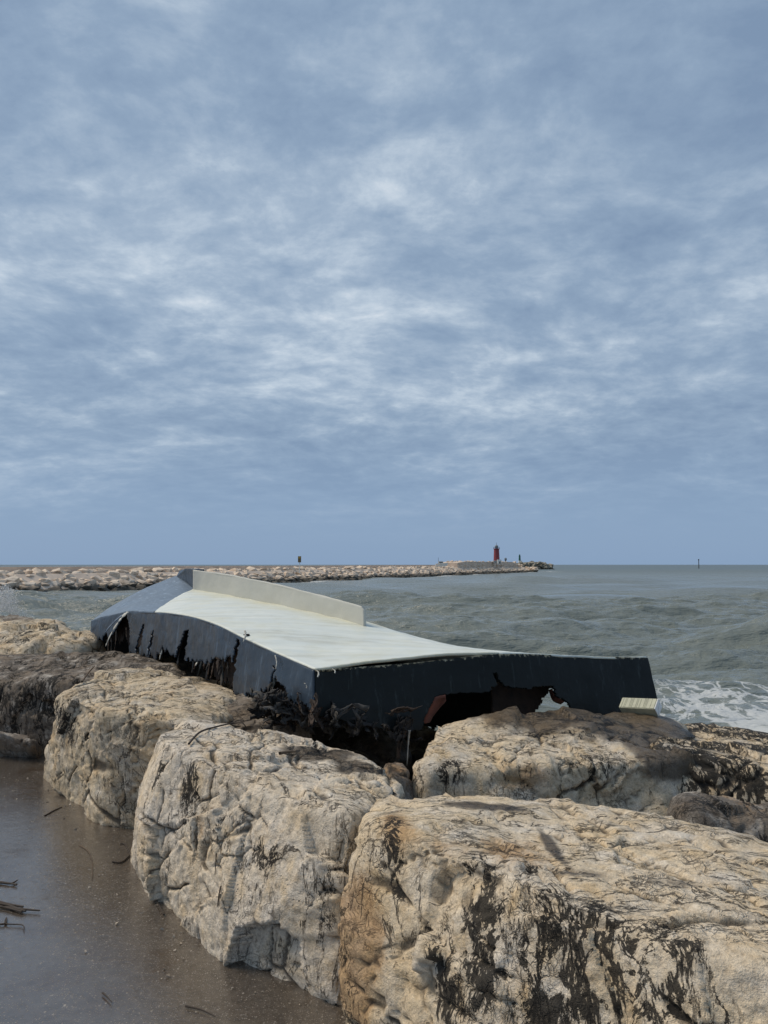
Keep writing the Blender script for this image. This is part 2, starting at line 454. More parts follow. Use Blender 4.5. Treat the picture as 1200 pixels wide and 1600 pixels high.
def surf_z(x, y, default=0.0):                    # top of whatever rock stands at x, y
    best = default
    for v, f in ROCKS.values():
        if x < v[:, 0].min() or x > v[:, 0].max() or y < v[:, 1].min() or y > v[:, 1].max(): continue
        dd = np.hypot(v[:, 0] - x, v[:, 1] - y); k = dd < 0.03
        if k.any(): best = max(best, float(v[k, 2].max()))
    return best

# along-the-row bedding frame (x' runs along the row of rocks, squeezed across it)
ROW = math.atan2(-0.75, 0.66)
ca, sa = math.cos(ROW), math.sin(ROW)
BED = [[ca * 0.42, sa * 0.42, 0], [-sa * 1.3, ca * 1.3, 0], [0, 0, 1.1]]
STEEP = [[1.3, 0, 0.35], [0, 1.3, 0.2], [0.1, 0, 0.55]]
GRP = 'armour boulders of the sea wall'

rock('boulder', 'largest ochre-stained boulder, black veins on its face, in the lower right corner',
     [PZ(560, 1268, .70), PZ(600, 1238, .67), PZ(700, 1230, .68), PZ(870, 1233, .67), PZ(1040, 1275, .61), PZ(1150, 1294, .57), PZ(1200, 1345, .55),
      PZ(640, 1300, .71), PZ(860, 1392, .71), PZ(1200, 1480, .70), V((1.6, 1.25, .66)), V((2.1, 1.9, .58)),
      V((-.16, 2.64, 0)), V((.33, 1.92, 0)), V((.9, 1.32, 0)), V((1.9, .8, 0)), V((.35, 3.15, -.1)), V((1.5, 2.95, -.1)), V((2.4, 2.3, -.1)), P(524, 1430, 2.68)],
     M_ROCK_A, 1, level=7, p=13, lump=.025, facet=.060, fsc=3.4, crack=.022, csc=3.6, aniso=BED, topflat=.55,
     stain=[(P(850, 1500, 2.05), (.10, .3, .30), .75), (P(755, 1440, 2.25), (.06, .3, .20), .7), (P(615, 1340, 2.55), (.03, .3, .12), .9), (P(690, 1520, 2.35), (.03, .3, .16), .55), (P(1000, 1560, 1.8), (.22, .3, .20), .75), (P(740, 1560, 2.1), (.1, .3, .12), .5), (P(1130, 1560, 1.6), (.25, .3, .12), .55)],
     ochre=[(P(560, 1450, 2.62), (.10, .3, .24), 1.3), (P(620, 1290, 2.65), (.09, .3, .12), 1.0), (P(810, 1300, 2.5), (.20, .25, .1), 1.1), (P(560, 1560, 2.66), (.08, .3, .1), 1.0), (P(690, 1300, 2.5), (.1, .2, .1), .7)],
     wet=[(P(760, 1243, 2.95), (.20, .08, .2), 1.0), (P(860, 1300, 2.6), (.03, .3, .1), .8), (P(1090, 1360, 2.25), (.2, .06, .1), .55), (P(930, 1350, 2.3), (.2, .05, .1), .45)], group=GRP)
rock('boulder', 'pale cream boulder with twigs and a dark wet pool on its top',
     [PZ(238, 1130, .74), PZ(330, 1120, .73), PZ(430, 1134, .70), PZ(540, 1160, .64), PZ(625, 1213, .58), PZ(602, 1240, .56), PZ(262, 1165, .71), PZ(420, 1228, .68), PZ(548, 1268, .63),
      G(216, 1335), G(250, 1420), G(400, 1528), G(530, 1588), P(216, 1230, 4.05), V((.2, 3.35, 0)), V((-.1, 4.35, -.1)), V((-1.1, 4.65, -.1)), PZ(212, 1362, .12)],
     M_ROCK_B, 2, level=7, p=12, lump=.03, facet=.075, fsc=2.8, crack=.02, csc=3.2, topflat=.3,
     stain=[(P(305, 1230, 3.75), (.05, .3, .16), .6), (P(268, 1190, 3.95), (.05, .3, .12), .55), (P(490, 1170, 4.0), (.20, .14, .1), .55), (P(575, 1195, 3.75), (.14, .12, .1), .6), (P(430, 1340, 3.1), (.10, .3, .06), .42), (P(365, 1280, 3.5), (.05, .3, .06), .4), (P(510, 1410, 2.85), (.05, .3, .12), .45), (P(420, 1145, 4.1), (.07, .1, .05), .5)],
     ochre=[(P(335, 1275, 3.6), (.045, .3, .2), .85), (P(320, 1175, 3.8), (.07, .2, .05), .6)],
     wet=[(P(500, 1172, 3.95), (.26, .16, .1), .95), (P(560, 1200, 3.75), (.16, .12, .1), .9)], group=GRP)
rock('boulder', 'tan boulder with grey-green left face and a black streak, third along the row',
     [PZ(88, 1088, .67), PZ(125, 1068, .74), PZ(165, 1046, .79), PZ(235, 1040, .79), PZ(330, 1060, .76), PZ(375, 1078, .70), P(410, 1120, 5.2), PZ(150, 1105, .72), PZ(300, 1130, .7),
      G(58, 1213), G(155, 1280), G(225, 1288), V((-1.1, 4.7, 0)), V((-2.5, 6.4, -.1)), V((-.9, 5.8, -.1))],
     M_ROCK_C, 3, level=7, p=13, lump=.035, facet=.07, fsc=3.0, crack=.018, csc=3.4, topflat=.3,
     stain=[(P(112, 1125, 5.3), (.16, .3, .16), .62), (P(140, 1155, 5.1), (.14, .3, .12), .5), (P(240, 1120, 5.0), (.12, .3, .04), .3)],
     ochre=[(P(235, 1115, 5.0), (.14, .3, .12), .9), (P(190, 1180, 4.9), (.2, .3, .3), .3)], group=GRP)
rock('boulder', 'dark grey wet boulder at the left edge behind the tan boulder',
     [P(-90, 1075, 6.9), P(0, 1072, 6.65), P(80, 1062, 6.5), P(0, 1040, 7.1), P(100, 1014, 7.6), P(200, 1016, 7.35), P(262, 1030, 6.9), P(-90, 1035, 7.8),
      G(-80, 1160), G(0, 1166), G(75, 1178), V((-2.2, 6.7, -.1)), V((-2.0, 7.4, -.2)), V((-4.2, 8.4, -.2)), P(300, 1050, 6.4), V((-1.5, 6.6, -.1))],
     M_ROCK_D, 4, level=6, p=9, lump=.06, facet=.06, stain_all=.12, stain=[(P(10, 1110, 6.7), (.3, .4, .25), .4), (P(80, 1090, 6.5), (.2, .4, .2), .35)], wet_all=.15, group=GRP)
rock('boulder', 'sunlit tan boulder at the left edge beyond the dark wet boulder',
     [P(-120, 990, 8.6), P(0, 1036, 7.9), P(60, 1020, 8.0), P(0, 972, 9.6), P(60, 968, 9.8), P(140, 978, 9.0), P(150, 1003, 8.3), P(110, 1015, 8.0), P(-120, 968, 10.0),
      V((-5.4, 7.8, -.6)), V((-3.0, 7.9, -.6)), V((-3.0, 9.6, -1.2)), V((-5.8, 10.4, -1.2))],
     M_ROCK_C, 5, level=6, p=10, lump=.07, facet=.09, fsc=2.4, csc=2.2, stain=[(P(45, 1000, 8.6), (.25, .5, .1), .45), (P(110, 990, 8.8), (.3, .4, .06), .4)], group=GRP)
rock('boulder', 'small brown-grey boulder at the left edge just below the sea spray',
     [P(4, 962, 11.2), P(30, 957, 11.4), P(62, 966, 11.2), P(70, 976, 10.6), P(8, 978, 10.4), P(-60, 955, 11.8), P(-60, 985, 10.8), V((-6.4, 10.4, -1.2)), V((-4.9, 10.3, -1.2)), V((-5, 12, -1.5)), V((-6.6, 12.2, -1.5))],
     M_ROCK_D, 6, level=5, p=9, lump=.06, facet=.08, fsc=2.6, group=GRP)
rock('boulder', 'wet dark-topped boulder under the stern of the wrecked hull',
     [P(646, 1190, 4.0), P(685, 1118, 4.55), P(800, 1104, 4.75), P(940, 1110, 5.0), P(1056, 1127, 5.1), P(1080, 1140, 4.95), P(1065, 1182, 4.25), P(700, 1198, 3.95), P(860, 1192, 4.05), P(980, 1190, 4.2),
      V((.22, 3.85, -.4)), V((.8, 3.62, -.4)), V((1.4, 3.8, -.4)), V((1.9, 5.2, -.5)), V((.3, 5.0, -.5))],
     M_ROCK_A, 7, level=6, p=11, lump=.05, facet=.09, fsc=3.4, csc=3.4, topflat=.4,
     stain=[(P(960, 1205, 4.05), (.16, .3, .08), .5), (P(700, 1215, 3.9), (.14, .3, .05), .45), (P(870, 1140, 4.7), (.5, .3, .1), .35)],
     ochre=[(P(820, 1215, 4.0), (.25, .3, .08), .9)], wet=[(P(860, 1125, 4.8), (.8, .5, .25), .95), (P(1010, 1145, 4.7), (.40, .5, .2), .95), (P(1040, 1190, 4.25), (.22, .3, .14), .9)], group=GRP)
rock('boulder', 'black-faced boulder with pale patches along its top at the right edge',
     [P(1020, 1124, 5.2), P(1120, 1130, 5.2), P(1200, 1150, 5.0), P(1320, 1172, 4.9), P(1020, 1164, 4.35), P(1120, 1176, 4.25), P(1200, 1196, 4.15), P(1340, 1215, 4.0),
      V((1.35, 4.0, -.5)), V((2.1, 3.75, -.5)), V((3.0, 3.7, -.5)), V((3.3, 5.0, -.7)), V((1.7, 5.4, -.6))],
     M_ROCK_A, 8, level=6, p=12, lump=.03, facet=.045, fsc=2.4, csc=3.0,
     stain_all=.95, stain=[(P(1120, 1225, 4.1), (.7, .5, .2), .6), (P(1060, 1180, 4.35), (.12, .25, .05), -.9), (P(1130, 1172, 4.4), (.16, .15, .05), -.9), (P(1190, 1184, 4.3), (.12, .15, .05), -.9), (P(1100, 1155, 4.8), (.16, .14, .06), -.8), (P(1160, 1160, 4.7), (.14, .14, .06), -.8)], wet_all=.35, group=GRP)
rock('boulder', 'brown angular boulder wedged below the black-faced boulder at the right edge',
     [P(1062, 1262, 3.45), P(1110, 1262, 3.55), P(1155, 1250, 3.6), P(1192, 1250, 3.5), P(1080, 1282, 3.25), P(1250, 1290, 3.3), P(1250, 1250, 3.7), V((1.25, 3.15, -.2)), V((1.9, 2.9, -.2)), V((2.0, 3.7, -.2)), V((1.35, 3.6, -.2))],
     M_ROCK_D, 9, level=6, p=12, lump=.04, facet=.09, wet_all=.3, stain_all=.15, ochre=[(P(1160, 1250, 3.5), (.15, .3, .05), .6)], group=GRP)
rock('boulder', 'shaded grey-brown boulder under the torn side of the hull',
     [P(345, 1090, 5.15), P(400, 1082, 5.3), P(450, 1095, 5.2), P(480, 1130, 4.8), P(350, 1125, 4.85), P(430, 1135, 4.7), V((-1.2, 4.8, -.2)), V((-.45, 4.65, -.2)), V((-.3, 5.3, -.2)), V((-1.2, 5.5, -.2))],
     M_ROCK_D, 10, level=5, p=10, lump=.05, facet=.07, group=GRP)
rock('boulder', 'small reddish-brown stone in the gap below the hull bottom corner',
     [P(600, 1190, 4.05), P(628, 1184, 4.15), P(640, 1205, 4.0), P(610, 1214, 3.85), V((-.02, 3.8, .1)), V((.2, 3.85, .1)), V((.18, 4.25, .1)), V((-.05, 4.25, .1))],
     M_ROCK_D, 12, level=5, p=9, lump=.02, facet=.05, fsc=6, ochre=[(P(620, 1185, 4.0), .2, .5)], group=GRP)
rock('boulder', 'low rounded stone at the foot of the dark wet boulder on the promenade',
     [P(-20, 1140, 6.3), P(10, 1140, 6.3), P(45, 1148, 6.3), P(50, 1165, 6.2), G(-20, 1168), G(10, 1172), G(48, 1172), V((-3.4, 6.7, 0)), V((-2.9, 6.6, 0))],
     M_ROCK_D, 14, level=5, p=8, lump=.02, facet=.04, group=GRP)
rnd = random.Random(5)
for i, (x, y, s) in enumerate([(-1.7, 8.2, 1.1), (-.4, 7.0, 1.1), (.9, 6.4, 1.0), (-2.4, 10.2, 1.2), (-.9, 9.3, 1.1), (2.9, 6.3, 1.0), (1.0, 8.0, 1.0), (-4.3, 12.3, 1.3), (4.0, 5.0, 1.1), (3.9, 3.4, 1.1), (3.2, 2.2, .9), (-1.35, 6.3, .8), (-.3, 5.6, .75), (.55, 5.75, .7), (-1.9, 7.3, .85), (-2.5, 8.1, .8), (-.9, 6.9, .8), (0.2, 6.5, .8)]):
    zc = -0.25 - 0.23 * max(0, (x + .9) * .75 + (y - 5) * .66 - 1.0)
    if (x, y) == (.9, 6.4) or (x, y) == (2.9, 6.3): zc -= .35
    if i > 10: zc = (.30, .12, -.05, .26, .30, .0, -.1)[i - 11]
    pts = []
    for k in range(26):
        a = V((rnd.gauss(0, 1), rnd.gauss(0, 1), rnd.gauss(0, 1))).normalized()
        pts.append(V((x + a.x * s * .75, y + a.y * s * .75, zc + a.z * s * .55)))
    rock('boulder', 'dark boulder beneath the wrecked hull' if i > 10 else 'limestone boulder on the seaward slope behind the wrecked hull', pts, M_ROCK_C if i % 2 else M_ROCK_D, 30 + i, level=5, p=9, lump=.06, facet=.09, fsc=2.6, wet_all=.1 if i < 11 else .6, group='boulders beneath the hull' if i > 10 else 'boulders on the seaward slope')  # boulders beneath the hull get a darker, smoother surface

# ------------------------------------------------------------------ promenade and the core of the sea wall
def ground_b(t):
    p = t.pos
    n1 = t.noise(p, 0.9, 5, 0.6); n2 = t.noise(p, 7, 8, 0.68); n3 = t.noise(p, 75, 5, 0.75); n5 = t.noise(p, 26, 6, 0.7)
    pud = t.step(t.math('ADD', n1, t.math('MULTIPLY', t.math('SUBTRACT', n2, .5), .35)), 0.30, 0.54)
    c = t.mix(n2, (0.060, 0.049, 0.039), (0.110, 0.094, 0.078))
    c = t.mix(t.step(t.noise(p, 2.1, 7, .65), .5, .68), c, (0.060, 0.042, 0.028))
    def peb(sc_, lo, r0, r1):
        vd = t.n('ShaderNodeTexVoronoi'); t.set(vd, 'Vector', p); vd.inputs['Scale'].default_value = sc_
        cr = t.n('ShaderNodeSeparateColor'); t.set(cr, 0, vd.outputs['Color'])
        return t.math('MULTIPLY', t.step(vd.outputs['Distance'], r0, r1), t.step(cr.outputs[0], lo, lo + .1)), cr.outputs[1]
    p1, c1_ = peb(120, .46, .42, .2); p2_, c2_ = peb(55, .80, .32, .16)
    pm = t.math('MAXIMUM', t.math('MULTIPLY', p1, .55), t.math('MULTIPLY', p2_, .8))
    c = t.mix(pm, c, t.mix(c1_, (0.44, 0.40, 0.34), (0.13, 0.11, 0.09)))
    c = t.mix(1.0, c, t.ramp(n5, [(0.3, (0.62, 0.6, 0.58)), (0.7, (1.3, 1.3, 1.3))]), 'MULTIPLY')
    h = t.math('ADD', t.math('MULTIPLY', n3, 0.5), t.math('ADD', t.math('MULTIPLY', pm, 0.6), t.math('MULTIPLY', n5, .7)))
    rough = t.math('ADD', t.lin(pud, 0, 1, 0.34, 0.08), t.math('MULTIPLY', n3, 0.10))
    bn = t.n('ShaderNodeBump'); t.set(bn, 'Height', h); t.set(bn, 'Strength', t.lin(pud, 0, 1, 0.8, 0.30)); bn.inputs['Distance'].default_value = 0.007
    return {'Base Color': c, 'Roughness': rough, 'Normal': bn.outputs[0], 'Specular IOR Level': 0.9, 'Coat Weight': t.math('MULTIPLY', pud, .9), 'Coat Roughness': .11, 'Coat IOR': 1.45, 'Coat Normal': bn.outputs[0]}
M_GROUND = mat('wet_concrete', ground_b)
nx, ny = 220, 220
def ground_edge(y): return -0.16 + (2.66 - y) * 0.815 + 0.85     # the slab ends under the boulders
ys = np.linspace(-14, 30, ny); ts = np.linspace(0, 1, nx)
gx = np.array([[ground_edge(y) - (1 - t) * 26 for t in ts] for y in ys]); gy = np.repeat(ys[:, None], nx, 1)
gp = np.stack([gx.ravel(), gy.ravel(), np.zeros(gx.size)], 1)
gp[:, 2] = fbm(gp, 0.5, 2) * 0.012
idx = np.arange(nx * ny).reshape(ny, nx)
quads = np.stack([idx[:-1, :-1].ravel(), idx[:-1, 1:].ravel(), idx[1:, 1:].ravel(), idx[1:, :-1].ravel()], 1)
g = bpy.data.objects.new('promenade_ground', mesh_np('promenade_ground', gp, quads, M_GROUND)); COL.objects.link(g); tag(g, kind='structure')
# slope below the boulders, from the slab edge down under the water
ys = np.linspace(-14, 30, 160); ts = np.linspace(0, 1, 60)
sx = np.array([[ground_edge(y) - 0.3 + t * 9 for t in ts] for y in ys]); sy = np.repeat(ys[:, None], 60, 1)
sp = np.stack([sx.ravel(), sy.ravel(), np.tile(-0.12 - ts * 2.6, 160)], 1)
sp[:, 2] += fbm(sp, 1.3, 4) * .25 * np.tile(np.clip(ts * 6, 0, 1), 160)
idx = np.arange(160 * 60).reshape(160, 60)
quads = np.stack([idx[:-1, :-1].ravel(), idx[:-1, 1:].ravel(), idx[1:, 1:].ravel(), idx[1:, :-1].ravel()], 1)
M_RUBBLE = plain('dark_rubble', (0.075, 0.062, 0.05), 0.8, 0.5, 4)
g = bpy.data.objects.new('rubble_slope', mesh_np('rubble_slope', sp, quads, M_RUBBLE)); COL.objects.link(g); tag(g, kind='structure')

# ------------------------------------------------------------------ sea
SEA = -1.2
def sea_b(t):
    p = t.pos
    sp_ = t.n('ShaderNodeSeparateXYZ'); t.set(sp_, 0, p)
    fo = t.attr('foam')
    a = t.scale(p, (1.0, 0.75, 1.0), (0, 0, -.3))
    wv = t.n('ShaderNodeVectorMath', operation='MULTIPLY_ADD')
    t.set(wv, 0, t.n('ShaderNodeTexNoise', {'Vector': a, 'Scale': 1.1, 'Detail': 4.0}).outputs['Color']); wv.inputs[1].default_value = (1.5, 1.5, .6); t.set(wv, 2, a)
    ln1 = t.math('ABSOLUTE', t.math('SUBTRACT', t.noise(wv.outputs[0], 0.9, 7, 0.62), 0.5))
    ln2 = t.voro(wv.outputs[0], 1.7, 'DISTANCE_TO_EDGE')
    lace = t.math('MAXIMUM', t.step(ln1, 0.05, 0.0), t.math('MULTIPLY', t.step(ln2, 0.12, 0.0), .8))
    tex = t.noise(p, 7, 7, .7)
    fm = t.step(t.math('ADD', t.math('ADD', fo, -0.82), t.math('ADD', t.math('MULTIPLY', lace, 0.5), t.math('MULTIPLY', tex, 0.5))), 0.18, 0.5)
    deep = t.noise(t.scale(p, (.05, .09, 1)), 1.0, 3)
    c = t.mix(deep, (0.150, 0.174, 0.158), (0.190, 0.210, 0.188))
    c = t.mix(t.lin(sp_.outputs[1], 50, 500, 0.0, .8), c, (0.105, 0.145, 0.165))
    c = t.mix(t.math('MULTIPLY', fm, .85), c, (0.55, 0.58, 0.59))
    s1 = t.noise(t.scale(p, (1, 1.6, 1), (0, 0, .1)), 1.6, 6, 0.6, .3); s2 = t.noise(t.scale(p, (.16, .36, 1), (0, 0, .05)), 1.0, 6, 0.62, .3)
    b1 = t.bump(s2, 0.7, 0.8); b2 = t.bump(s1, 0.85, 0.16, b1)
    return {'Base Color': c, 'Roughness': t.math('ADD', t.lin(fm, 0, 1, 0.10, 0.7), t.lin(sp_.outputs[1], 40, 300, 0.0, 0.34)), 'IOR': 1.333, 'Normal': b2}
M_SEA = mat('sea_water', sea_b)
rows = np.concatenate([np.linspace(3.0, 60, 560), 60 * (9000 / 60.) ** np.linspace(0, 1, 170)[1:]])
tc = np.concatenate([np.linspace(-2.4, -.64, 50)[:-1], np.linspace(-.64, .64, 520), np.linspace(.64, 2.6, 55)[1:]])
dd, tt = np.meshgrid(rows, tc, indexing='ij')
sx, sy = dd * tt, dd
row_sp = np.gradient(rows)[:, None] + 0 * tt
col_sp = dd * np.gradient(tc)[None, :]
h = np.zeros_like(sx)
rw = np.random.RandomState(3)
for k in range(90):
    lam = 0.45 * (26 / 0.45) ** rw.rand(); ang = rw.normal(0, 0.42) + R(-84)
    kx, ky = math.cos(ang) * 2 * math.pi / lam, math.sin(ang) * 2 * math.pi / lam
    amp = 0.0098 * lam ** 0.72 * (0.6 + .8 * rw.rand())
    fade = np.clip((lam / np.maximum(row_sp * 1.0, 1e-6) - 2.5) / 3, 0, 1) * np.clip((lam / np.maximum(col_sp, 1e-6) - 2.0) / 3, 0, 1)
    ph = kx * sx + ky * sy + rw.rand() * 6.28
    h += fade * amp * (np.sin(ph) + 0.28 * np.cos(2 * ph))
pp = np.stack([sx.ravel(), sy.ravel(), np.zeros(sx.size)], 1)
wob = (fbm(pp, 0.055, 3) * 5.5).reshape(sx.shape); gat = fbm(pp, 0.05, 2, off=7.7).reshape(sx.shape)
for (d0, ht, w0, skew) in ((26.5, 1.4, 1.7, .04), (41, .55, 2.0, -.05), (35, .35, 1.6, .08), (58, .45, 2.6, .04), (82, .5, 3.4, -.03), (120, .6, 4.5, .02)):
    s_ = sy - (d0 + skew * sx + wob * .75)
    prof = np.where(s_ < 0, np.exp(-(s_ / (w0 * .55)) ** 2), np.exp(-(s_ / (w0 * 1.7)) ** 2)) - .25 * np.exp(-((s_ + w0 * 2) / (w0 * 1.2)) ** 2)
    h += ht * prof * np.clip(.75 + gat * 1.6, .25, 1.25) * sstep(sx, -6, 1)
chop = fbm(pp, 0.7, 4, .55).reshape(sx.shape); h += chop * .07 * np.clip(4 - dd / 20, 0.0, 1)
foam = np.zeros_like(sx)
foam += 0.54 * sstep(sx - 0.32 * dd, -.6, 1.8) * (1 - sstep(dd, 13, 21)) * sstep(dd, 5, 8)
foam += .30 * sstep(sx, 1, 4) * (1 - sstep(dd, 14, 24))
foam += .45 * np.exp(-((sy - (26.5 + .04 * sx + wob * .75) + .3) / .6) ** 2) * sstep(gat, .05, .3) * .6
foam += .45 * np.exp(-((sx + 4.5) / 3.0) ** 2) * np.exp(-((sy - 14.5) / 2.0) ** 2)
BW0 = np.array([-35.0, 69.0]); BWD = np.array([0.391, 0.920]); BWN = np.array([0.920, -0.391])
along = (sx - BW0[0]) * BWD[0] + (sy - BW0[1]) * BWD[1]; offn = (sx - BW0[0]) * BWN[0] + (sy - BW0[1]) * BWN[1]
fn_ = fbm(np.stack([along.ravel() * .06, offn.ravel() * .1, np.zeros(sx.size)], 1), 1.0, 3).reshape(sx.shape)
foam += .95 * np.exp(-((offn - 1.3) / 1.9) ** 2) * sstep(fn_, -.02, .22) * (along < 260)
foam += .9 * np.exp(-(((sx - 64) / 5.5) ** 2 + ((sy - 288) / 11) ** 2))
verts = np.stack([sx.ravel(), sy.ravel(), SEA + h.ravel()], 1)
nr, nc = sx.shape; idx = np.arange(nr * nc).reshape(nr, nc)
quads = np.stack([idx[:-1, :-1].ravel(), idx[:-1, 1:].ravel(), idx[1:, 1:].ravel(), idx[1:, :-1].ravel()], 1)
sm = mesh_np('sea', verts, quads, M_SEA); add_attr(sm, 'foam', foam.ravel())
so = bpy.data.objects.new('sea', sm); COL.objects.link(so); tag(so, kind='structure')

# spray thrown up at the left edge
M_SPRAY = plain('spray_water', (0.75, 0.78, 0.8), 0.5, 0.05)
rs = np.random.RandomState(4); vs = []; fs = []
for k in range(7000):
    a = rs.rand() ** 1.5
    px_ = 8 + rs.normal(0, 9 + 6 * (1 - a)); py_ = 956 - 36 * a - 10 * rs.rand() + abs(px_ - 8) * .5
    c0 = np.array(P(px_, py_, 14 + rs.normal(0, .5))[:]); s_ = 0.003 + 0.007 * rs.rand() ** 4
    b0 = len(vs); o_ = rs.normal(0, 1, (4, 3)); vs += list(c0 + o_ * s_)
    fs += [(b0, b0 + 1, b0 + 2), (b0, b0 + 2, b0 + 3), (b0, b0 + 3, b0 + 1), (b0 + 1, b0 + 3, b0 + 2)]
o = bpy.data.objects.new('sea_spray', mesh_np('sea_spray', vs, fs, M_SPRAY)); COL.objects.link(o); tag(o, 'white burst of sea spray rising behind the rocks at the left edge', 'spray', kind='stuff')

# ------------------------------------------------------------------ breakwaters
def bw_b(t):
    p = t.pos
    oi = t.n('ShaderNodeObjectInfo').outputs['Random']
    n = t.noise(p, .7, 6, .65); n2 = t.noise(p, 3, 5, .6)
    c = t.mix(oi, (0.66, 0.535, 0.41), (0.76, 0.66, 0.54))
    c = t.mix(t.step(n, .45, .70), c, (0.46, 0.36, 0.27))
    c = t.mix(1.0, c, t.ramp(n2, [(.3, (.7, .7, .7)), (.7, (1.15, 1.15, 1.15))]), 'MULTIPLY')
    z = t.n('ShaderNodeSeparateXYZ'); t.set(z, 0, p)
    k = t.step(t.math('ADD', z.outputs[2], t.math('MULTIPLY', n2, -.9)), -0.70, -1.15)
    c = t.mix(t.math('MULTIPLY', k, .92), c, (0.035, 0.036, 0.03))
    return {'Base Color': c, 'Roughness': .85, 'Normal': t.bump(n2, .4, .1)}
M_BW = mat('breakwater_stone', bw_b)
M_CAP = plain('weathered_concrete', (0.60, 0.49, 0.39), 0.85, 0.25, .6)
def boulder_mesh(seed, jit=.25):
    r = random.Random(seed); bm = bmesh.new()
    for k in range(15):
        a = V((r.gauss(0, 1), r.gauss(0, 1), r.gauss(0, 1))); a = V((max(-1, min(1, a.x)), max(-1, min(1, a.y)), max(-1, min(1, a.z)))); a = a * (1 / max(a.length, .75)) if a.length > 1.2 else a
        if a.length < .8: a.normalize()
        bm.verts.new((a.x * .62, a.y * .52, a.z * .36))
    h_ = bmesh.ops.convex_hull(bm, input=bm.verts[:])
    bmesh.ops.delete(bm, geom=[v_ for v_ in bm.verts if not v_.link_faces], context='VERTS')
    return bm_mesh('boulder', bm, M_BW)
BM = [boulder_mesh(100 + k) for k in range(14)]
for m_ in BM: m_.use_fake_user = False
def bwp(s, n_, z): q = BW0 + BWD * s + BWN * n_; return V((q[0], q[1], z))
def prism(bm, secs):
    rings = [[bm.verts.new(p) for p in sec] for sec in secs]
    k = len(rings[0])
    for a, b in zip(rings, rings[1:]):
        for i in range(k): bm.faces.new((a[i], a[(i + 1) % k], b[(i + 1) % k], b[i]))
    bm.faces.new(rings[0]); bm.faces.new(rings[-1][::-1])
bw = empty('breakwater', bwp(0, -6, -2), 'long tan stone breakwater running out to the red lighthouse', 'breakwater')
bm = bmesh.new()
prism(bm, [[bwp(s, 0.6, -2.2), bwp(s, -3.4, .62), bwp(s, -9.2, .8 + e), bwp(s, -9.2, -2.2)] for s, e in ((-40, 0), (40, 0), (120, .15), (165, .35), (230, .3))])
part('core', bm_mesh('core', bm, M_CAP), bw)
bm = bmesh.new()
prism(bm, [[bwp(s, -7.6, .5), bwp(s, -7.6, z), bwp(s, -8.6, z), bwp(s, -8.6, .5)] for s, z in ((-40, 1.33), (60, 1.36), (110, 1.42), (150, 1.48))])
part('parapet_wall', bm_mesh('parapet_wall', bm, M_CAP), bw)
bm = bmesh.new()
prism(bm, [[bwp(s, -3.8, .6), bwp(s, -3.8, z), bwp(s, -9.4, z), bwp(s, -9.4, .6)] for s, z in ((150.2, 2.05), (158, 2.45), (214, 2.5), (223, 1.9))])
part('head_platform', bm_mesh('head_platform', bm, M_CAP), bw)
cand = []
rb = random.Random(21)
for s in np.arange(-14, 232, 1.1):
    for k in range(6):
        n_ = -.1 - k * .85 + rb.uniform(-.35, .35); z = -1.3 + k * .39 + rb.uniform(-.1, .1)
        if s > 150 and k == 5: z += .7
        cand.append((bwp(s + rb.uniform(-.5, .5), n_, z), rb.uniform(.95, 1.75)))
    if rb.random() < .55: cand.append((bwp(s, rb.uniform(-7, -5), .78 if s < 150 else 2.4), rb.uniform(.7, 1.2)))
for k in range(60):                       # round the head
    a = rb.uniform(-2.0, 1.6); q = bwp(230 + 4.0 * math.cos(a) * rb.uniform(.4, 1), -4.5 + 5.5 * math.sin(a), rb.uniform(-1.2, .2)); cand.append((q, rb.uniform(1.6, 2.6)))
cand.sort(key=lambda c: c[0].length)
far_v = []; far_f = []
for i, (loc, s_) in enumerate(cand):
    Rm = Matrix.Rotation(rb.uniform(0, 6.28), 4, 'Z') @ Matrix.Rotation(rb.uniform(-.25, .25), 4, 'X') @ Matrix.Rotation(rb.uniform(-.25, .25), 4, 'Y')
    me = BM[i % len(BM)]
    if i < 300:
        o = bpy.data.objects.new('boulder', me); COL.objects.link(o); o.parent = bw
        o.matrix_local = Matrix.Translation(loc - bw.location) @ Rm @ Matrix.Scale(s_, 4)
    else:
        Mx = Matrix.Translation(loc) @ Rm @ Matrix.Scale(s_, 4); b0 = len(far_v)
        far_v += [(Mx @ v_.co)[:] for v_ in me.vertices]; far_f += [tuple(b0 + j for j in p_.vertices) for p_ in me.polygons]
me = mesh_np('boulders', far_v, far_f, M_BW, False)
o = part('boulders', me, bw); o['kind'] = 'stuff'
# second pier beyond
p2 = empty('far_pier', (70, 440, -2), 'low grey-green stone pier carrying the green beacon beyond the lighthouse', 'pier')
bm = bmesh.new()
prism(bm, [[V((x, 432, -2)), V((x, 436, zt)), V((x, 444, zt)), V((x, 448, -2))] for x, zt in ((50, 1.7), (72, 2.1), (84, 3.0), (94, 1.6))])
M_PIER = plain('pier_concrete', (0.20, 0.20, 0.16), 0.85, 0.3, .4)
part('core', bm_mesh('core', bm, M_PIER), p2)
vv = []; ff = []
for k in range(190):
    x = rb.uniform(60, 96); Mx = Matrix.Translation(V((x, rb.uniform(430, 436), rb.uniform(-1.2, 2.7 if x > 78 else 1.0) - (max(0, x - 90) * .25)))) @ Matrix.Rotation(rb.uniform(0, 6), 4, 'Z') @ Matrix.Rotation(rb.uniform(-.6, .6), 4, 'X') @ Matrix.Scale(rb.uniform(1.8, 3.4), 4)
    me = BM[k % 14]; b0 = len(vv); vv += [(Mx @ v_.co)[:] for v_ in me.vertices]; ff += [tuple(b0 + j for j in p_.vertices) for p_ in me.polygons]
M_BW2 = plain('pier_stone', (0.27, 0.25, 0.20), .85, .4, .5)
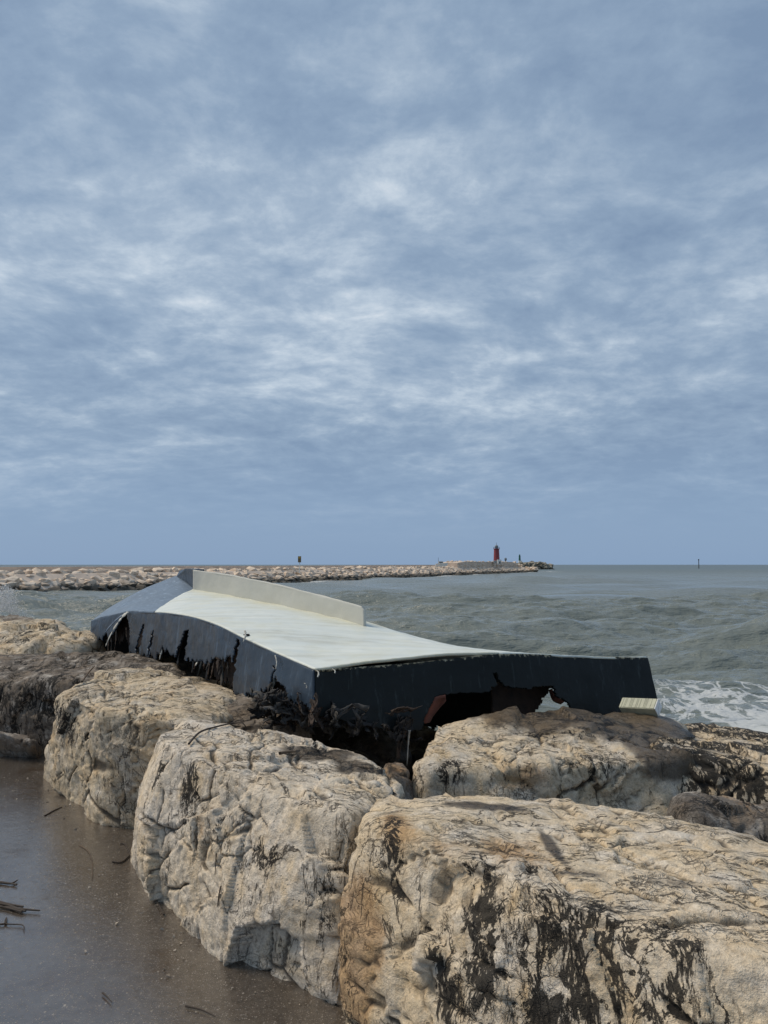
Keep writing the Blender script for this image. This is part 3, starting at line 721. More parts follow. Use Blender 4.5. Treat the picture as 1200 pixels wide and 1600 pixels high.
o = part('boulders', mesh_np('boulders', vv, ff, M_BW2, False), p2); o['kind'] = 'stuff'

# ------------------------------------------------------------------ lighthouse, beacons, posts, boat
M_RED = plain('red_paint', (0.21, 0.035, 0.042), .45, .15, 1.5); M_WHITE = plain('white_paint', (0.72, 0.72, 0.68), .6, .1, 1.2)
M_GREYM = plain('grey_metal', (0.16, 0.19, 0.22), .5, .2, 3); M_GREEN = plain('green_paint', (0.015, 0.10, 0.075), .5, .2, 2)
M_GLASS = plain('lantern_glass', (0.10, 0.13, 0.16), .12, .2, 3); M_DARK = plain('dark_metal', (0.03, 0.03, 0.035), .6, .3, 3)
lp = P(776, 880.5, 243); zb = 2.42
lh = empty('lighthouse', (lp.x, lp.y, zb), 'red lighthouse tower with a white base house on the end of the breakwater', 'lighthouse')
k_ = 243 / FPX
def sub(name, build, m, parent, smooth=False):
    bm = bmesh.new(); build(bm); o = bpy.data.objects.new(name, bm_mesh(name, bm, m, smooth)); COL.objects.link(o); o.parent = parent; return o
sub('tower', lambda b: bm_lathe(b, [(1.02, .0), (.98, .6), (.84, 3.9), (.84, 4.02)], (0, 0, 0), 20), M_RED, lh, False)
sub('plinth', lambda b: bm_lathe(b, [(1.12, -.5), (1.12, .35), (1.04, .42)], (0, 0, 0), 20), M_GREYM, lh)
gl = sub('gallery', lambda b: bm_lathe(b, [(.9, 4.02), (1.06, 4.12), (1.06, 4.26), (.9, 4.27)], (0, 0, 0), 20), M_RED, lh)
sub('railing', lambda b: [bm_box(b, (1.0 * math.cos(a * .524), 1.0 * math.sin(a * .524), 4.5), (.05, .05, .5)) for a in range(12)] + [bm_box(b, (.97 * math.cos(a * .524 + .262), .97 * math.sin(a * .524 + .262), 4.74), (.04, .54, .04), a * .524 + .262) for a in range(12)], M_GREYM, gl)
ln = sub('lantern_room', lambda b: bm_lathe(b, [(.52, 4.27), (.52, 5.0)], (0, 0, 0), 10), M_GLASS, lh)
sub('lantern_roof', lambda b: bm_lathe(b, [(.62, 5.0), (.5, 5.22), (.12, 5.45), (.05, 5.5), (.05, 6.1), (.02, 6.3)], (0, 0, 0), 12), M_GREYM, lh)
for z_ in (1.4, 2.8): sub('window', lambda b: bm_box(b, (-.1, -.93 + z_ * .04, z_), (.26, .08, .42)), M_DARK, lh)
hs = sub('base_house', lambda b: bm_box(b, (.62, -1.5, .1), (1.3, .9, 1.3), 0, .03), M_WHITE, lh)
sub('door', lambda b: bm_box(b, (.75, -1.965, -.2), (.42, .05, .7)), M_DARK, hs)

gp_ = P(812, 877, 440)
gb = empty('beacon', (gp_.x, gp_.y, 2.7), 'slim dark green beacon with a white foot on the far pier', 'beacon')
sub('tower', lambda b: bm_lathe(b, [(.62, 1.1), (.5, 3.6), (.66, 3.62), (.66, 3.8), (.4, 3.85), (.4, 4.5), (.1, 4.8)], (0, 0, 0), 12), M_GREEN, gb)
sub('base', lambda b: bm_box(b, (.35, 0, .5), (2.0, 1.6, 1.2), 0, .05), M_WHITE, gb)
gp_ = P(794, 877, 430)
pb = empty('beacon', (gp_.x, 439, 1.7), 'short dark grey post light left of the green beacon', 'post light')
sub('post', lambda b: bm_lathe(b, [(.3, 0), (.3, 2.2)], (0, 0, 0), 10), M_DARK, pb)
sub('lamp_head', lambda b: bm_lathe(b, [(.5, 2.2), (.7, 2.5), (.7, 3.4), (.3, 3.8)], (0, 0, 0), 10), M_GREYM, pb)
gp_ = P(1092, 887, 520)
mk = empty('channel_marker', (gp_.x, gp_.y, SEA - 1), 'thin dark marker pole standing alone in the open sea', 'marker pole')
sub('pole', lambda b: bm_lathe(b, [(.28, 0), (.24, 6.6)], (0, 0, 0), 10), M_DARK, mk)
sub('top_mark', lambda b: bm_lathe(b, [(.1, 6.6), (.42, 6.65), (.42, 7.4), (.1, 7.5)], (0, 0, 0), 10), M_DARK, mk)

sp0 = BW0 + BWD * 47; dS = 110.0; q = P(468, 887, dS)
sg = empty('signpost', (q.x, q.y, 1.0), 'pale post with a small brown and yellow sign on the breakwater', 'sign')
sub('post', lambda b: bm_lathe(b, [(.055, -.6), (.05, 1.5)], (0, 0, 0), 8), M_WHITE, sg)
M_SIGN = plain('brown_sign', (0.17, 0.12, 0.06), .6, .2, 4); M_YEL = plain('yellow_sign', (0.45, 0.28, 0.05), .6, .2, 4)
sub('sign_board', lambda b: bm_box(b, (0, -.06, 1.35), (.46, .05, .9), 0, .01), M_SIGN, sg)
sub('sign_panel', lambda b: bm_box(b, (0, -.1, 1.62), (.36, .03, .28)), M_YEL, sg)

q = P(690, 884, 188)
bt = empty('motorboat', (q.x, q.y, 1.05), 'small white cabin boat with a thin mast on the breakwater left of the lighthouse', 'boat')
def hullb(b):
    secs = []
    for x, w, z0, z1 in ((-1.5, .55, .1, .75), (-.5, .6, 0, .78), (.6, .5, .05, .85), (1.5, .05, .4, 1.0)):
        secs.append([V((x, -w * .55, z0)), V((x, -w, z1)), V((x, w, z1)), V((x, w * .55, z0))])
    prism(b, secs)
sub('hull', hullb, M_WHITE, bt)
cb = sub('cabin', lambda b: bm_box(b, (-.2, 0, 1.05), (1.2, .8, .6), 0, .06), M_WHITE, bt)
sub('window', lambda b: bm_box(b, (-.2, -.41, 1.1), (.9, .03, .25)), M_DARK, cb)
sub('mast', lambda b: bm_lathe(b, [(.05, .6), (.03, 2.3)], (-.8, 0, 0), 6), M_DARK, bt)

# ------------------------------------------------------------------ the wrecked hull
def white_b(t):
    p = t.pos
    s1 = t.scale(p, (1, 1, 1), (0, 0, R(-55)))
    st = t.noise(t.scale(t.scale(p, (1, 1, 1), (0, 0, R(0))), (1, 1, 1), (0, 0, R(8))), 1.0, 2)
    mp = t.n('ShaderNodeMapping'); t.set(mp, 'Vector', p); mp.inputs['Rotation'].default_value = (0, 0, R(-12)); mp.inputs['Scale'].default_value = (.9, 9, 3)
    n1 = t.noise(mp.outputs[0], 1.6, 7, .65, .3); n2 = t.noise(p, 3.0, 6, .6); n3 = t.noise(p, 45, 4, .6)
    c = t.mix(t.step(n1, .3, .7), (0.61, 0.665, 0.635), (0.705, 0.745, 0.70))
    c = t.mix(t.math('MULTIPLY', t.step(n2, .44, .70), .6), c, (0.60, 0.61, 0.49))
    yel = t.attr('yellow')
    c = t.mix(t.math('MULTIPLY', t.step(t.math('ADD', yel, t.math('MULTIPLY', t.math('SUBTRACT', n2, .5), .8)), .3, .9), .55), c, (0.60, 0.58, 0.40))
    spk = t.step(t.noise(t.scale(mp.outputs[0], (1.2, 1, 1)), 5, 7, .75), .64, .74)
    c = t.mix(t.math('MULTIPLY', spk, .6), c, (0.22, 0.24, 0.23))
    grime = t.math('MULTIPLY', t.step(t.noise(t.scale(mp.outputs[0], (.6, .35, 1)), 2.0, 10, .72, .5), .50, .68), .55)
    c = t.mix(grime, c, (0.42, 0.43, 0.37))
    scr = t.step(t.noise(t.scale(t.pos, (3, 26, 3), (0, 0, R(24))), 3.0, 4, .6), .70, .74)
    c = t.mix(t.math('MULTIPLY', scr, .5), c, (0.34, 0.36, 0.34))
    e = t.math('ADD', t.attr('rim'), t.math('MULTIPLY', t.math('SUBTRACT', t.noise(p, 30, 7, .75), .5), 1.3))
    c = t.mix(t.math('MULTIPLY', t.step(e, .65, 1.0), .7), c, (0.46, 0.44, 0.30))
    return {'Base Color': c, 'Roughness': t.lin(n1, .3, .7, .35, .6), 'Normal': t.bump(t.math('ADD', n1, t.math('MULTIPLY', n3, .2)), .25, .012)}
M_HWHITE = mat('chalky_white_gelcoat', white_b)
def dark_b(base0, base1, rough, spec=.5):
    def f(t):
        p = t.pos
        n1 = t.noise(t.scale(p, (6, 6, .8)), 1.4, 7, .65); n2 = t.noise(p, 4, 6, .6); n3 = t.noise(p, 60, 5, .7)
        c = t.mix(n1, base0, base1)
        sc_ = t.step(t.noise(t.scale(p, (14, 14, 1.2)), 1.5, 6, .7), .55, .68)
        c = t.mix(t.math('MULTIPLY', sc_, .55), c, tuple(x * 3.0 + .008 for x in base1))
        e = t.math('ADD', t.attr('rim'), t.math('MULTIPLY', t.math('SUBTRACT', t.noise(p, 28, 8, .78), .5), 2.4))
        c = t.mix(t.step(e, .84, 1.05), c, t.mix(n3, (0.50, 0.47, 0.34), (0.30, 0.25, 0.15)))
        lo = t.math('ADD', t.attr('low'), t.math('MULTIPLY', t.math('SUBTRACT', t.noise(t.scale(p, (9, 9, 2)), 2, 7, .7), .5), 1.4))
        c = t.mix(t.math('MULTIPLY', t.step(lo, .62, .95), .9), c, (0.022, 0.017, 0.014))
        return {'Base Color': c, 'Specular IOR Level': spec, 'Roughness': t.math('ADD', t.lin(n2, .3, .7, rough - .06, rough + .12), t.math('MULTIPLY', t.step(e, .93, 1.1), .3)), 'Normal': t.bump(t.math('ADD', n2, t.math('MULTIPLY', n1, .4)), .3, .02)}
    return f
M_HDARK = mat('hull_paint_shaded', dark_b((0.004, 0.0065, 0.0065), (0.011, 0.015, 0.015), .42, .22))  # one hull paint; this copy has the stern's shade mixed into its colour
M_HSIDE = mat('hull_paint_lit', dark_b((0.014, 0.024, 0.039), (0.040, 0.060, 0.086), .30))  # same hull paint, coloured brighter and bluer for the sky-lit side
M_HBOW = mat('blue_grey_paint', dark_b((0.10, 0.14, 0.19), (0.17, 0.215, 0.27), .32))
M_LIN = plain('torn_brown_laminate', (0.045, 0.030, 0.022), .85, .6, 14)
M_RAG = plain('black_torn_laminate', (0.015, 0.014, 0.014), .8, .6, 12)
M_HULLRAG = plain('grey_torn_laminate', (0.06, 0.058, 0.055), .85, .5, 14)
M_RUST = plain('red_brown_laminate', (0.17, 0.062, 0.042), .85, .4, 14)
M_FIBRE = plain('pale_glass_fibre', (0.46, 0.46, 0.42), .8, .3, 18)
M_FIN = mat('fin_gelcoat', lambda t: {'Base Color': t.mix(t.noise(t.scale(t.pos, (1, 1, 3)), 2.5, 7, .65), (0.40, 0.41, 0.37), (0.54, 0.545, 0.50)), 'Roughness': .5,
                                    'Normal': t.bump(t.noise(t.pos, 8, 6), .2, .01)})
boat = empty('wrecked_boat', (-0.6, 6.3, 0.4), 'overturned wrecked boat hull, white bottom up, with torn dark sides lying across the boulders', 'boat wreck')

def grid_part(name, A, B, m, nu, nv, parent, bulge=0.0, mask=None, thick=0.015, attrs=None, noise_amp=0.004, tri=False):
    """Surface between polylines A and B (world); mask(px,py,u,v)->keep."""
    A = resample(smooth_path(A), nu); B = resample(smooth_path(B), nu)
    A = np.array([a[:] for a in A]); B = np.array([b[:] for b in B])
    vv = np.linspace(0, 1, nv)
    pts = A[:, None, :] * (1 - vv)[None, :, None] + B[:, None, :] * vv[None, :, None]
    pts[:, :, 2] += bulge * (4 * vv * (1 - vv))[None, :]
    U, VV = np.meshgrid(np.linspace(0, 1, nu), vv, indexing='ij')
    flat = pts.reshape(-1, 3)
    tu = np.gradient(pts, axis=0); tv = np.gradient(pts, axis=1)
    nn = np.cross(tu, tv).reshape(-1, 3); nn /= np.maximum(np.linalg.norm(nn, axis=1)[:, None], 1e-9)
    inner = (np.minimum(VV, 1) > 0.02).ravel()[:, None]
    flat = flat + nn * ((fbm(flat, 1.7, 3) * noise_amp * 5 + fbm(flat, 9, 3) * noise_amp))[:, None] * inner
    idx = np.arange(nu * nv).reshape(nu, nv)
    q = np.stack([idx[:-1, :-1].ravel(), idx[:-1, 1:].ravel(), idx[1:, 1:].ravel(), idx[1:, :-1].ravel()], 1)
    if mask is not None:
        cen = flat[q].mean(1); X_, Y_ = pix(cen)
        keep = mask(X_, Y_, U.ravel()[q].mean(1), VV.ravel()[q].mean(1)); q = q[keep]
        used = np.unique(q); re = -np.ones(len(flat), int); re[used] = np.arange(len(used)); q = re[q]
        flat = flat[used]; U = U.ravel()[used]; VV = VV.ravel()[used]
    me = mesh_np(name, flat, q, m)
    U = U.ravel(); VV = VV.ravel()
    for k, fn in (attrs or {}).items(): add_attr(me, k, fn(U, VV, flat))
    o = part(name, me, parent)
    if thick:
        md = o.modifiers.new('thickness', 'SOLIDIFY'); md.thickness = thick; md.offset = 0
    return o
def poly_in(px_, py_, poly):
    ins = np.zeros(len(px_), bool); n = len(poly)
    for i in range(n):
        x0, y0 = poly[i]; x1, y1 = poly[(i + 1) % n]
        if y0 == y1: continue
        c_ = ((y0 > py_) != (y1 > py_)) & (px_ < (x1 - x0) * (py_ - y0) / (y1 - y0) + x0); ins ^= c_
    return ins
def jag(px_, amp, sc, seed):
    z = np.zeros(len(px_)); return amp * fbm(np.stack([px_ / sc, z, z], 1), 1.0, 4, .6, off=seed)

chine = [P(492, 1047, 4.5), P(430, 1020, 4.9), P(380, 997, 5.3), P(340, 977, 5.7), P(300, 964, 6.25), P(262, 958, 6.8), P(242, 957, 7.1)]
chine_bow = [P(242, 957, 7.1), P(218, 956.5, 7.5), P(195, 957, 7.9), P(170, 963, 8.25), P(145, 970, 8.6)]
keel = [P(780, 1022, 5.0), P(705, 1012, 5.3), P(640, 995, 5.7), P(570, 972, 6.2), P(470, 950, 7.1), P(380, 932, 8.0), P(307, 919, 8.75)]
fchine = [P(1010, 1028, 5.6), V((1.25, 6.6, .72)), V((.45, 7.6, .62)), V((-.6, 8.6, .62)), V((-2.05, 9.45, .9))]
rim = lambda u_, v_, f_: np.maximum(np.clip(1 - u_ * 45, 0, 1), np.clip(1 - v_ * 40, 0, 1) * .7)
grid_part('hull_bottom', chine, keel, M_HWHITE, 120, 60, boat, .02, attrs={'rim': rim, 'yellow': lambda u_, v_, f_: np.clip(v_ * 1.4 - .45, 0, 1) * np.clip(u_ * 4 - .6, 0, 1)}, noise_amp=.003)
grid_part('hull_bottom', keel, fchine, M_HWHITE, 80, 30, boat, .0, attrs={'rim': lambda u_, v_, f_: u_ * 0, 'yellow': lambda u_, v_, f_: u_ * 0})
# transom
TT = [P(492, 1047, 4.5), P(640, 1036, 4.77), P(780, 1022, 5.0), P(900, 1025, 5.32), P(1010, 1028, 5.6)]
TB = [P(492, 1160, 4.42), P(640, 1166, 4.66), P(780, 1160, 4.9), P(900, 1152, 5.2), P(1030, 1112, 5.5)]
HOLE = [(655, 1180), (661, 1127), (668, 1110), (679, 1089), (695, 1085), (720, 1083), (742, 1083), (764, 1082), (768, 1074), (776, 1071), (773, 1060), (768, 1052), (774, 1050), (781, 1066), (788, 1072), (800, 1074), (828, 1077), (834, 1073), (864, 1072), (868, 1088), (880, 1094), (888, 1100), (896, 1117), (905, 1180)]
def tr_mask(x, y, u_, v_):
    low = np.interp(x, [480, 495, 520, 560, 600, 645, 700, 880, 905, 960, 1030], [1112, 1118, 1122, 1132, 1139, 1141, 1140, 1120, 1128, 1126, 1110]) + jag(x, 4, 9, 3)
    j = jag(y, 3, 5, 8)
    return (y < low) & ~poly_in(x + j, y + jag(x, 3, 6, 2), HOLE)
tr = grid_part('transom', TT, TB, M_HDARK, 420, 130, boat, 0, tr_mask, .022, attrs={'rim': lambda u_, v_, f_: np.clip(1 - v_ * 9, 0, 1), 'low': lambda u_, v_, f_: u_ * 0}, noise_amp=.003)
# torn red-brown edge of the hole, inner bulkhead
E = [(660, 1130), (665, 1116), (672, 1103), (680, 1090), (696, 1086)]
E2 = [(668, 1126), (676, 1114), (684, 1106), (690, 1098), (694, 1092)]
grid_part('torn_edge', [P(x, y, 4.77) for x, y in E], [P(x, y, 4.86) for x, y in E2], M_RUST, 30, 6, tr, 0, None, .008, noise_amp=.01)
grid_part('torn_edge', [P(x, y, 5.22) for x, y in [(862, 1076), (868, 1088), (882, 1096)]], [P(x, y, 5.32) for x, y in [(858, 1078), (864, 1094), (876, 1099)]], M_RUST, 16, 4, tr, 0, None, .008, noise_amp=.01)
grid_part('inner_bulkhead', [P(768, 1066, 5.32), P(820, 1068, 5.42), P(862, 1070, 5.5)], [P(770, 1128, 5.22), P(815, 1128, 5.32), P(852, 1126, 5.42)], M_LIN, 40, 20, boat, 0,
          lambda x, y, u_, v_: (y < 1119 + jag(x, 5, 8, 4)) & (x < 832 + (1119 - y) * .6 + jag(y, 6, 8, 6)), .02)
# side
SB_x = [145, 195, 242, 300, 340, 380, 430, 492]; SB_y = [1004, 1026, 1036, 1064, 1090, 1108, 1130, 1134]
dch = lambda x: float(np.interp(x, [145, 170, 195, 242, 262, 300, 340, 380, 430, 492], [8.6, 8.25, 7.9, 7.1, 6.8, 6.25, 5.7, 5.3, 4.9, 4.5]))
SA = chine[:-1] + chine_bow
SBp = [P(x - 2, float(np.interp(x, SB_x, SB_y)), dch(x) - .10) for x in (492, 430, 380, 340, 300, 262, 242, 218, 195, 170, 145)]
SLITS = [[(289, 986), (297, 984), (292, 1010), (284, 1075), (262, 1075), (276, 1020)], [(371, 998), (376, 1000), (370, 1035), (362, 1100), (354, 1100), (362, 1040)],
         [(192, 962), (199, 960), (204, 985), (201, 1040), (160, 1040), (178, 990)], [(224, 975), (227, 976), (218, 1020), (211, 1040), (214, 1005)], [(240, 985), (242, 986), (236, 1015), (230, 1030), (234, 1005)], [(429, 1040), (432, 1040), (424, 1085), (418, 1100)]]
def low_side(x): return np.interp(x, [140, 160, 178, 200, 204, 212, 244, 250, 262, 276, 290, 310, 330, 362, 366, 395, 420, 432, 450, 470, 495], [994, 998, 990, 990, 1022, 1028, 1024, 1012, 1010, 1036, 1032, 1034, 1031, 1028, 1082, 1084, 1078, 1062, 1082, 1100, 1112])
def side_mask(x, y, u_, v_):
    k = y < low_side(x) + jag(x, 15, 6, 5) + jag(x, 13, 22, 15)
    for s_ in SLITS: k &= ~poly_in(x + jag(y, 4, 9, 1), y, s_)
    return k
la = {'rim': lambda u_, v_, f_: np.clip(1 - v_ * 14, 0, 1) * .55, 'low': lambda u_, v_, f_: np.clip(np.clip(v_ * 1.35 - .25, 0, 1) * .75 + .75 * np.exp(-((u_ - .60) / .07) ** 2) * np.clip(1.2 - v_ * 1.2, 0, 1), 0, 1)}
sd = grid_part('hull_side', SA, SBp, M_HSIDE, 520, 90, boat, 0, side_mask, .016, la, noise_amp=.004)
# inner laminate behind the torn skin
off = V((.07, .10, -.02))
def lin_mask(x, y, u_, v_): return (y < np.interp(x, [140, 200, 250, 290, 330, 362, 400, 440, 492], [985, 1004, 1018, 1012, 1050, 1072, 1096, 1104, 1118]) + jag(x, 20, 8, 25) + jag(x, 10, 30, 35)) & ~poly_in(x, y, [(262, 975), (300, 985), (335, 1025), (335, 1100), (255, 1100)])
grid_part('inner_laminate', [p_ + off for p_ in SA], [p_ + off for p_ in SBp], M_LIN, 320, 60, boat, 0, lin_mask, .01, noise_amp=.012)
# far side
FB = [P(1030, 1112, 5.5)] + [p_ + V((.22, .15, -.75)) for p_ in fchine[1:]]
grid_part('far_side', fchine, FB, M_HDARK, 160, 30, boat, 0, lambda x, y, u_, v_: v_ < np.interp(u_, [0, .03, .06, .26, .34, 1], [.95, .9, .25, .25, .85, .95]) + jag(u_ * 100, .12, 4, 9), .016, {'rim': lambda u_, v_, f_: u_ * 0, 'low': lambda u_, v_, f_: u_ * 0})
# bow panel: Coons patch over four edges
def coons(bot, top, left, right, n=40):
    b = np.array([p_[:] for p_ in resample(smooth_path(bot), n)]); t_ = np.array([p_[:] for p_ in resample(smooth_path(top), n)])
    l = np.array([p_[:] for p_ in resample(smooth_path(left), n)]); r_ = np.array([p_[:] for p_ in resample(smooth_path(right), n)])
    s = np.linspace(0, 1, n)[:, None, None]; q = np.linspace(0, 1, n)[None, :, None]
    C = (1 - q) * b[:, None] + q * t_[:, None] + (1 - s) * l[None] + s * r_[None] - ((1 - s) * (1 - q) * b[0] + s * (1 - q) * b[-1] + (1 - s) * q * t_[0] + s * q * t_[-1])
    return C
c0, c1, c2, c3 = P(145, 970, 8.6), P(242, 957, 7.1), P(307, 922, 8.6), P(277, 901, 9.5)
C = coons([c0, P(170, 963, 8.25), P(195, 957, 7.9), P(218, 956.5, 7.5), c1], [c3, P(292, 911, 9.05), c2], [c0, P(172, 950, 8.8), P(205, 931, 9.05), P(242, 914, 9.3), c3], [c1, P(275, 947, 7.75), P(297, 933, 8.3), c2])
n = C.shape[0]; idx = np.arange(n * n).reshape(n, n)
q4 = np.stack([idx[:-1, :-1].ravel(), idx[:-1, 1:].ravel(), idx[1:, 1:].ravel(), idx[1:, :-1].ravel()], 1)
fl = C.reshape(-1, 3); fl[:, 2] += fbm(fl, 3, 3) * .012
me = mesh_np('bow_panel', fl, q4, M_HBOW); add_attr(me, 'rim', np.zeros(len(fl))); add_attr(me, 'low', np.clip(.62 - np.abs((np.linspace(0, 1, n)[None, :] + 0 * np.linspace(0, 1, n)[:, None]) - .12) * 4, 0, 1).ravel())
bp = part('bow_panel', me, boat); md = bp.modifiers.new('thickness', 'SOLIDIFY'); md.thickness = .02; md.offset = 0
# far face of the bow, behind the ridge
L0 = [c0, P(172, 950, 8.8), P(205, 931, 9.05), P(242, 914, 9.3), c3, c2]
grid_part('bow_side', L0, [p_ + V((.1, .35, -1.35)) for p_ in L0[:-1]] + [V((-2.0, 9.45, .0))], M_HSIDE, 60, 12, boat, 0, None, .016, {'rim': lambda u_, v_, f_: u_ * 0, 'low': lambda u_, v_, f_: u_ * 0})
# keel fin
kx = [780, 705, 640, 570, 470, 380, 307]; ky = [1022, 1013.5, 1003, 989, 963, 940, 922]; kd = [5.0, 5.25, 5.55, 5.95, 6.85, 7.75, 8.6]
def keel_at(x): return float(np.interp(x, kx[::-1], ky[::-1])), float(np.interp(x, kx[::-1], kd[::-1]))
ftop = lambda x: float(np.interp(x, [300, 330, 370, 430, 500, 555, 570], [890, 894, 900, 912.5, 929.5, 944, 949]))
fx = np.linspace(570, 303, 24)
FT = []; FBs = []
for x in fx:
    y_, d_ = keel_at(x); d_ -= .05; FBs.append(P(x, y_ + 4, d_)); FT.append(P(x, ftop(x), d_))
fin_o = grid_part('keel_fin', FT, FBs, M_FIN, 180, 28, boat, 0, lambda x, y, u_, v_: ~((u_ < .02) & (v_ < .13) & (u_ / .02 + v_ / .13 < .75)), .02, None, noise_amp=.003)
# stem block at the fore end of the fin
bm = bmesh.new()
fr = [P(303, 889.5, 8.62), P(290, 888.5, 9.0), P(280, 892, 9.4), P(275, 902, 9.52), P(292, 911, 9.05), P(305, 922, 8.62)]
ex = V((.10, .07, 0)); a_ = [bm.verts.new(p_) for p_ in fr]; b_ = [bm.verts.new(p_ + ex) for p_ in fr]
bm.faces.new(a_); bm.faces.new(b_[::-1])
for i in range(6): bm.faces.new((a_[i], a_[(i + 1) % 6], b_[(i + 1) % 6], b_[i]))
me = bm_mesh('stem_block', bm, M_HSIDE)
add_attr(me, 'rim', np.zeros(len(me.vertices))); add_attr(me, 'low', np.zeros(len(me.vertices)))
part('stem_block', me, boat)
# hanging strips and torn fibres along the lower edges
def strip(name, pts, w, m, parent, side=V((.75, -.45, 0)), seed=0):
    pts = smooth_path(pts, 5); r = random.Random(seed); vs = []; fs = []
    for i, p_ in enumerate(pts):
        t = i / (len(pts) - 1); ww = w * (1 - .75 * t) * (1 + r.uniform(-.3, .3)); s_ = side.normalized()
        s_ = (Matrix.Rotation(r.uniform(-.4, .4), 3, 'Z') @ s_)
        vs += [tuple(p_ - s_ * ww), tuple(p_ + s_ * ww)]
        if i: fs.append((2 * i - 2, 2 * i - 1, 2 * i + 1, 2 * i))
    o = part(name, mesh_np(name, vs, fs, m), parent); md = o.modifiers.new('thickness', 'SOLIDIFY'); md.thickness = .006; md.offset = 0; return o
sd_side = (chine[0] - chine[3]).normalized()
strip('hanging_strap', [P(200, 956, 7.75), P(188, 968, 7.72), P(174, 990, 7.74), P(165, 1010, 7.76)], .03, M_FIBRE, boat, sd_side, 1)
strip('hanging_strap', [P(196, 958, 7.8), P(178, 972, 7.85), P(163, 990, 7.9)], .022, M_HBOW, boat, sd_side, 2)
for me_ in ():
    pass
rt = random.Random(9)
for k in range(46):
    x = rt.uniform(165, 490); y0 = float(low_side(np.array([x]))[0]) + rt.uniform(-10, 6); d_ = dch(x) - .05 + rt.uniform(-.02, .06)
    L_ = rt.uniform(12, 34); dx = rt.uniform(-7, 5)
    m_ = rt.choice([M_RAG, M_LIN, M_LIN, M_RAG, M_HDARK, M_FIBRE if rt.random() < .4 else M_LIN])
    o_ = strip('torn_strip', [P(x, y0, d_), P(x + dx * .4, y0 + L_ * .5, d_ - .03), P(x + dx, y0 + L_, d_ - rt.uniform(-.05, .08))], rt.uniform(.008, .035), m_, boat, sd_side, k)
    if m_ is M_HDARK:
        add_attr(o_.data, 'rim', np.zeros(len(o_.data.vertices))); add_attr(o_.data, 'low', np.zeros(len(o_.data.vertices)))
# crumpled heap of torn laminate under the near corner
for k in range(62):
    t = rt.random(); x = 400 + 235 * t; y0 = 1108 + 26 * t + rt.uniform(-22, 16); d_ = 4.72 - .42 * math.sin(t * 2.6) * .6 + rt.uniform(-.14, .2)
    nu_, nv_ = 12, 9; cen = P(x, y0, d_); ax = V((rt.gauss(0, 1), rt.gauss(0, .6), rt.gauss(0, .5))).normalized(); bx_ = V((rt.gauss(0, .5), rt.gauss(0, .5), rt.gauss(0, 1))).normalized()
    w_, h_ = rt.uniform(.025, .085), rt.uniform(.02, .06); vs = []
    for i in range(nu_):
        for j in range(nv_):
            a_, b_ = i / (nu_ - 1) - .5, j / (nv_ - 1) - .5
            r_ = 1 + .5 * math.sin(5 * a_ + k) * math.cos(7 * b_ + 2 * k)
            p_ = cen + ax * a_ * 2 * w_ * r_ + bx_ * b_ * 2 * h_ * r_; vs.append(p_[:])
    vs = np.array(vs); vs += np.stack([fbm(vs, 13, 4, .6, off=k * 3 + c_) for c_ in (1, 20, 40)], 1) * .05
    idx = np.arange(nu_ * nv_).reshape(nu_, nv_)
    qq = np.stack([idx[:-1, :-1].ravel(), idx[:-1, 1:].ravel(), idx[1:, 1:].ravel(), idx[1:, :-1].ravel()], 1)
    keep = [i for i in range(len(qq)) if rt.random() > .2]
    m_ = rt.choice([M_RAG, M_RAG, M_LIN, M_HULLRAG])
    o_ = part('torn_laminate', mesh_np('torn_laminate', vs, qq[keep], m_), boat); md = o_.modifiers.new('thickness', 'SOLIDIFY'); md.thickness = .006
# thin stay hanging from the stern edge
strip('torn_strip', [P(640, 1141, 4.62), P(638, 1160, 4.62), P(636, 1196, 4.6)], .008, M_FIBRE, boat, V((1, 0, 0)), 77)
strip('torn_strip', [P(630, 1142, 4.6), P(624, 1165, 4.58), P(622, 1185, 4.56)], .022, M_LIN, boat, V((1, .2, 0)), 78)
for (x0, y0, x1, y1, w_) in ((430, 1024, 431, 1046, .006), (478, 1068, 482, 1094, .012), (383, 985, 380, 1003, .010), (355, 1078, 356, 1104, .007), (374, 1084, 373, 1100, .006), (496, 1048, 496, 1058, .010), (520, 1045, 523, 1052, .008), (547, 1098, 541, 1126, .012), (487, 1108, 494, 1128, .008)):
    d_ = dch(min(x0, 492)) - (.04 if x0 < 493 else .0) + max(0, x0 - 492) * .0018
    strip('frayed_fibre', [P(x0, y0, d_ - .02), P((x0 + x1) / 2 + 2, (y0 + y1) / 2, d_ - .05), P(x1, y1, d_ - .07)], w_, M_FIBRE, boat, sd_side, int(x0))
for x in (282, 305, 327, 350, 398):                       # frames still standing inside the torn flank
    d_ = dch(x) + .16; yb = float(np.interp(x, [145, 242, 300, 340, 430, 492], [985, 1012, 1040, 1062, 1108, 1120])) + 8
    yt = float(np.interp(x, [242, 300, 340, 380, 430, 492], [957, 964, 977, 997, 1020, 1047]))
    strip('rib', [P(x + 4, yt + 6, d_), P(x + 1, (yt + yb) / 2, d_ - .03), P(x - 5, yb, d_ - .10)], .035, M_HULLRAG, boat, sd_side, x)
# scars and loose chips on the white bottom and bow
for (x0, y0, x1, y1, d_, w_) in ((372, 937.5, 383, 937, 7.75, .016), (302, 940, 312, 939, 7.7, .02), (466, 968.6, 470, 969.4, 6.6, .012), (384, 996, 389, 998, 5.33, .03)):
    p0 = P(x0, y0, d_); p1 = P(x1, y1, d_)
    strip('scar', [p0 + V((0, 0, .02)), (p0 + p1) / 2 + V((0, 0, .024)), p1 + V((0, 0, .02))], w_, M_RAG, boat, V((.3, .9, 0)), 3)

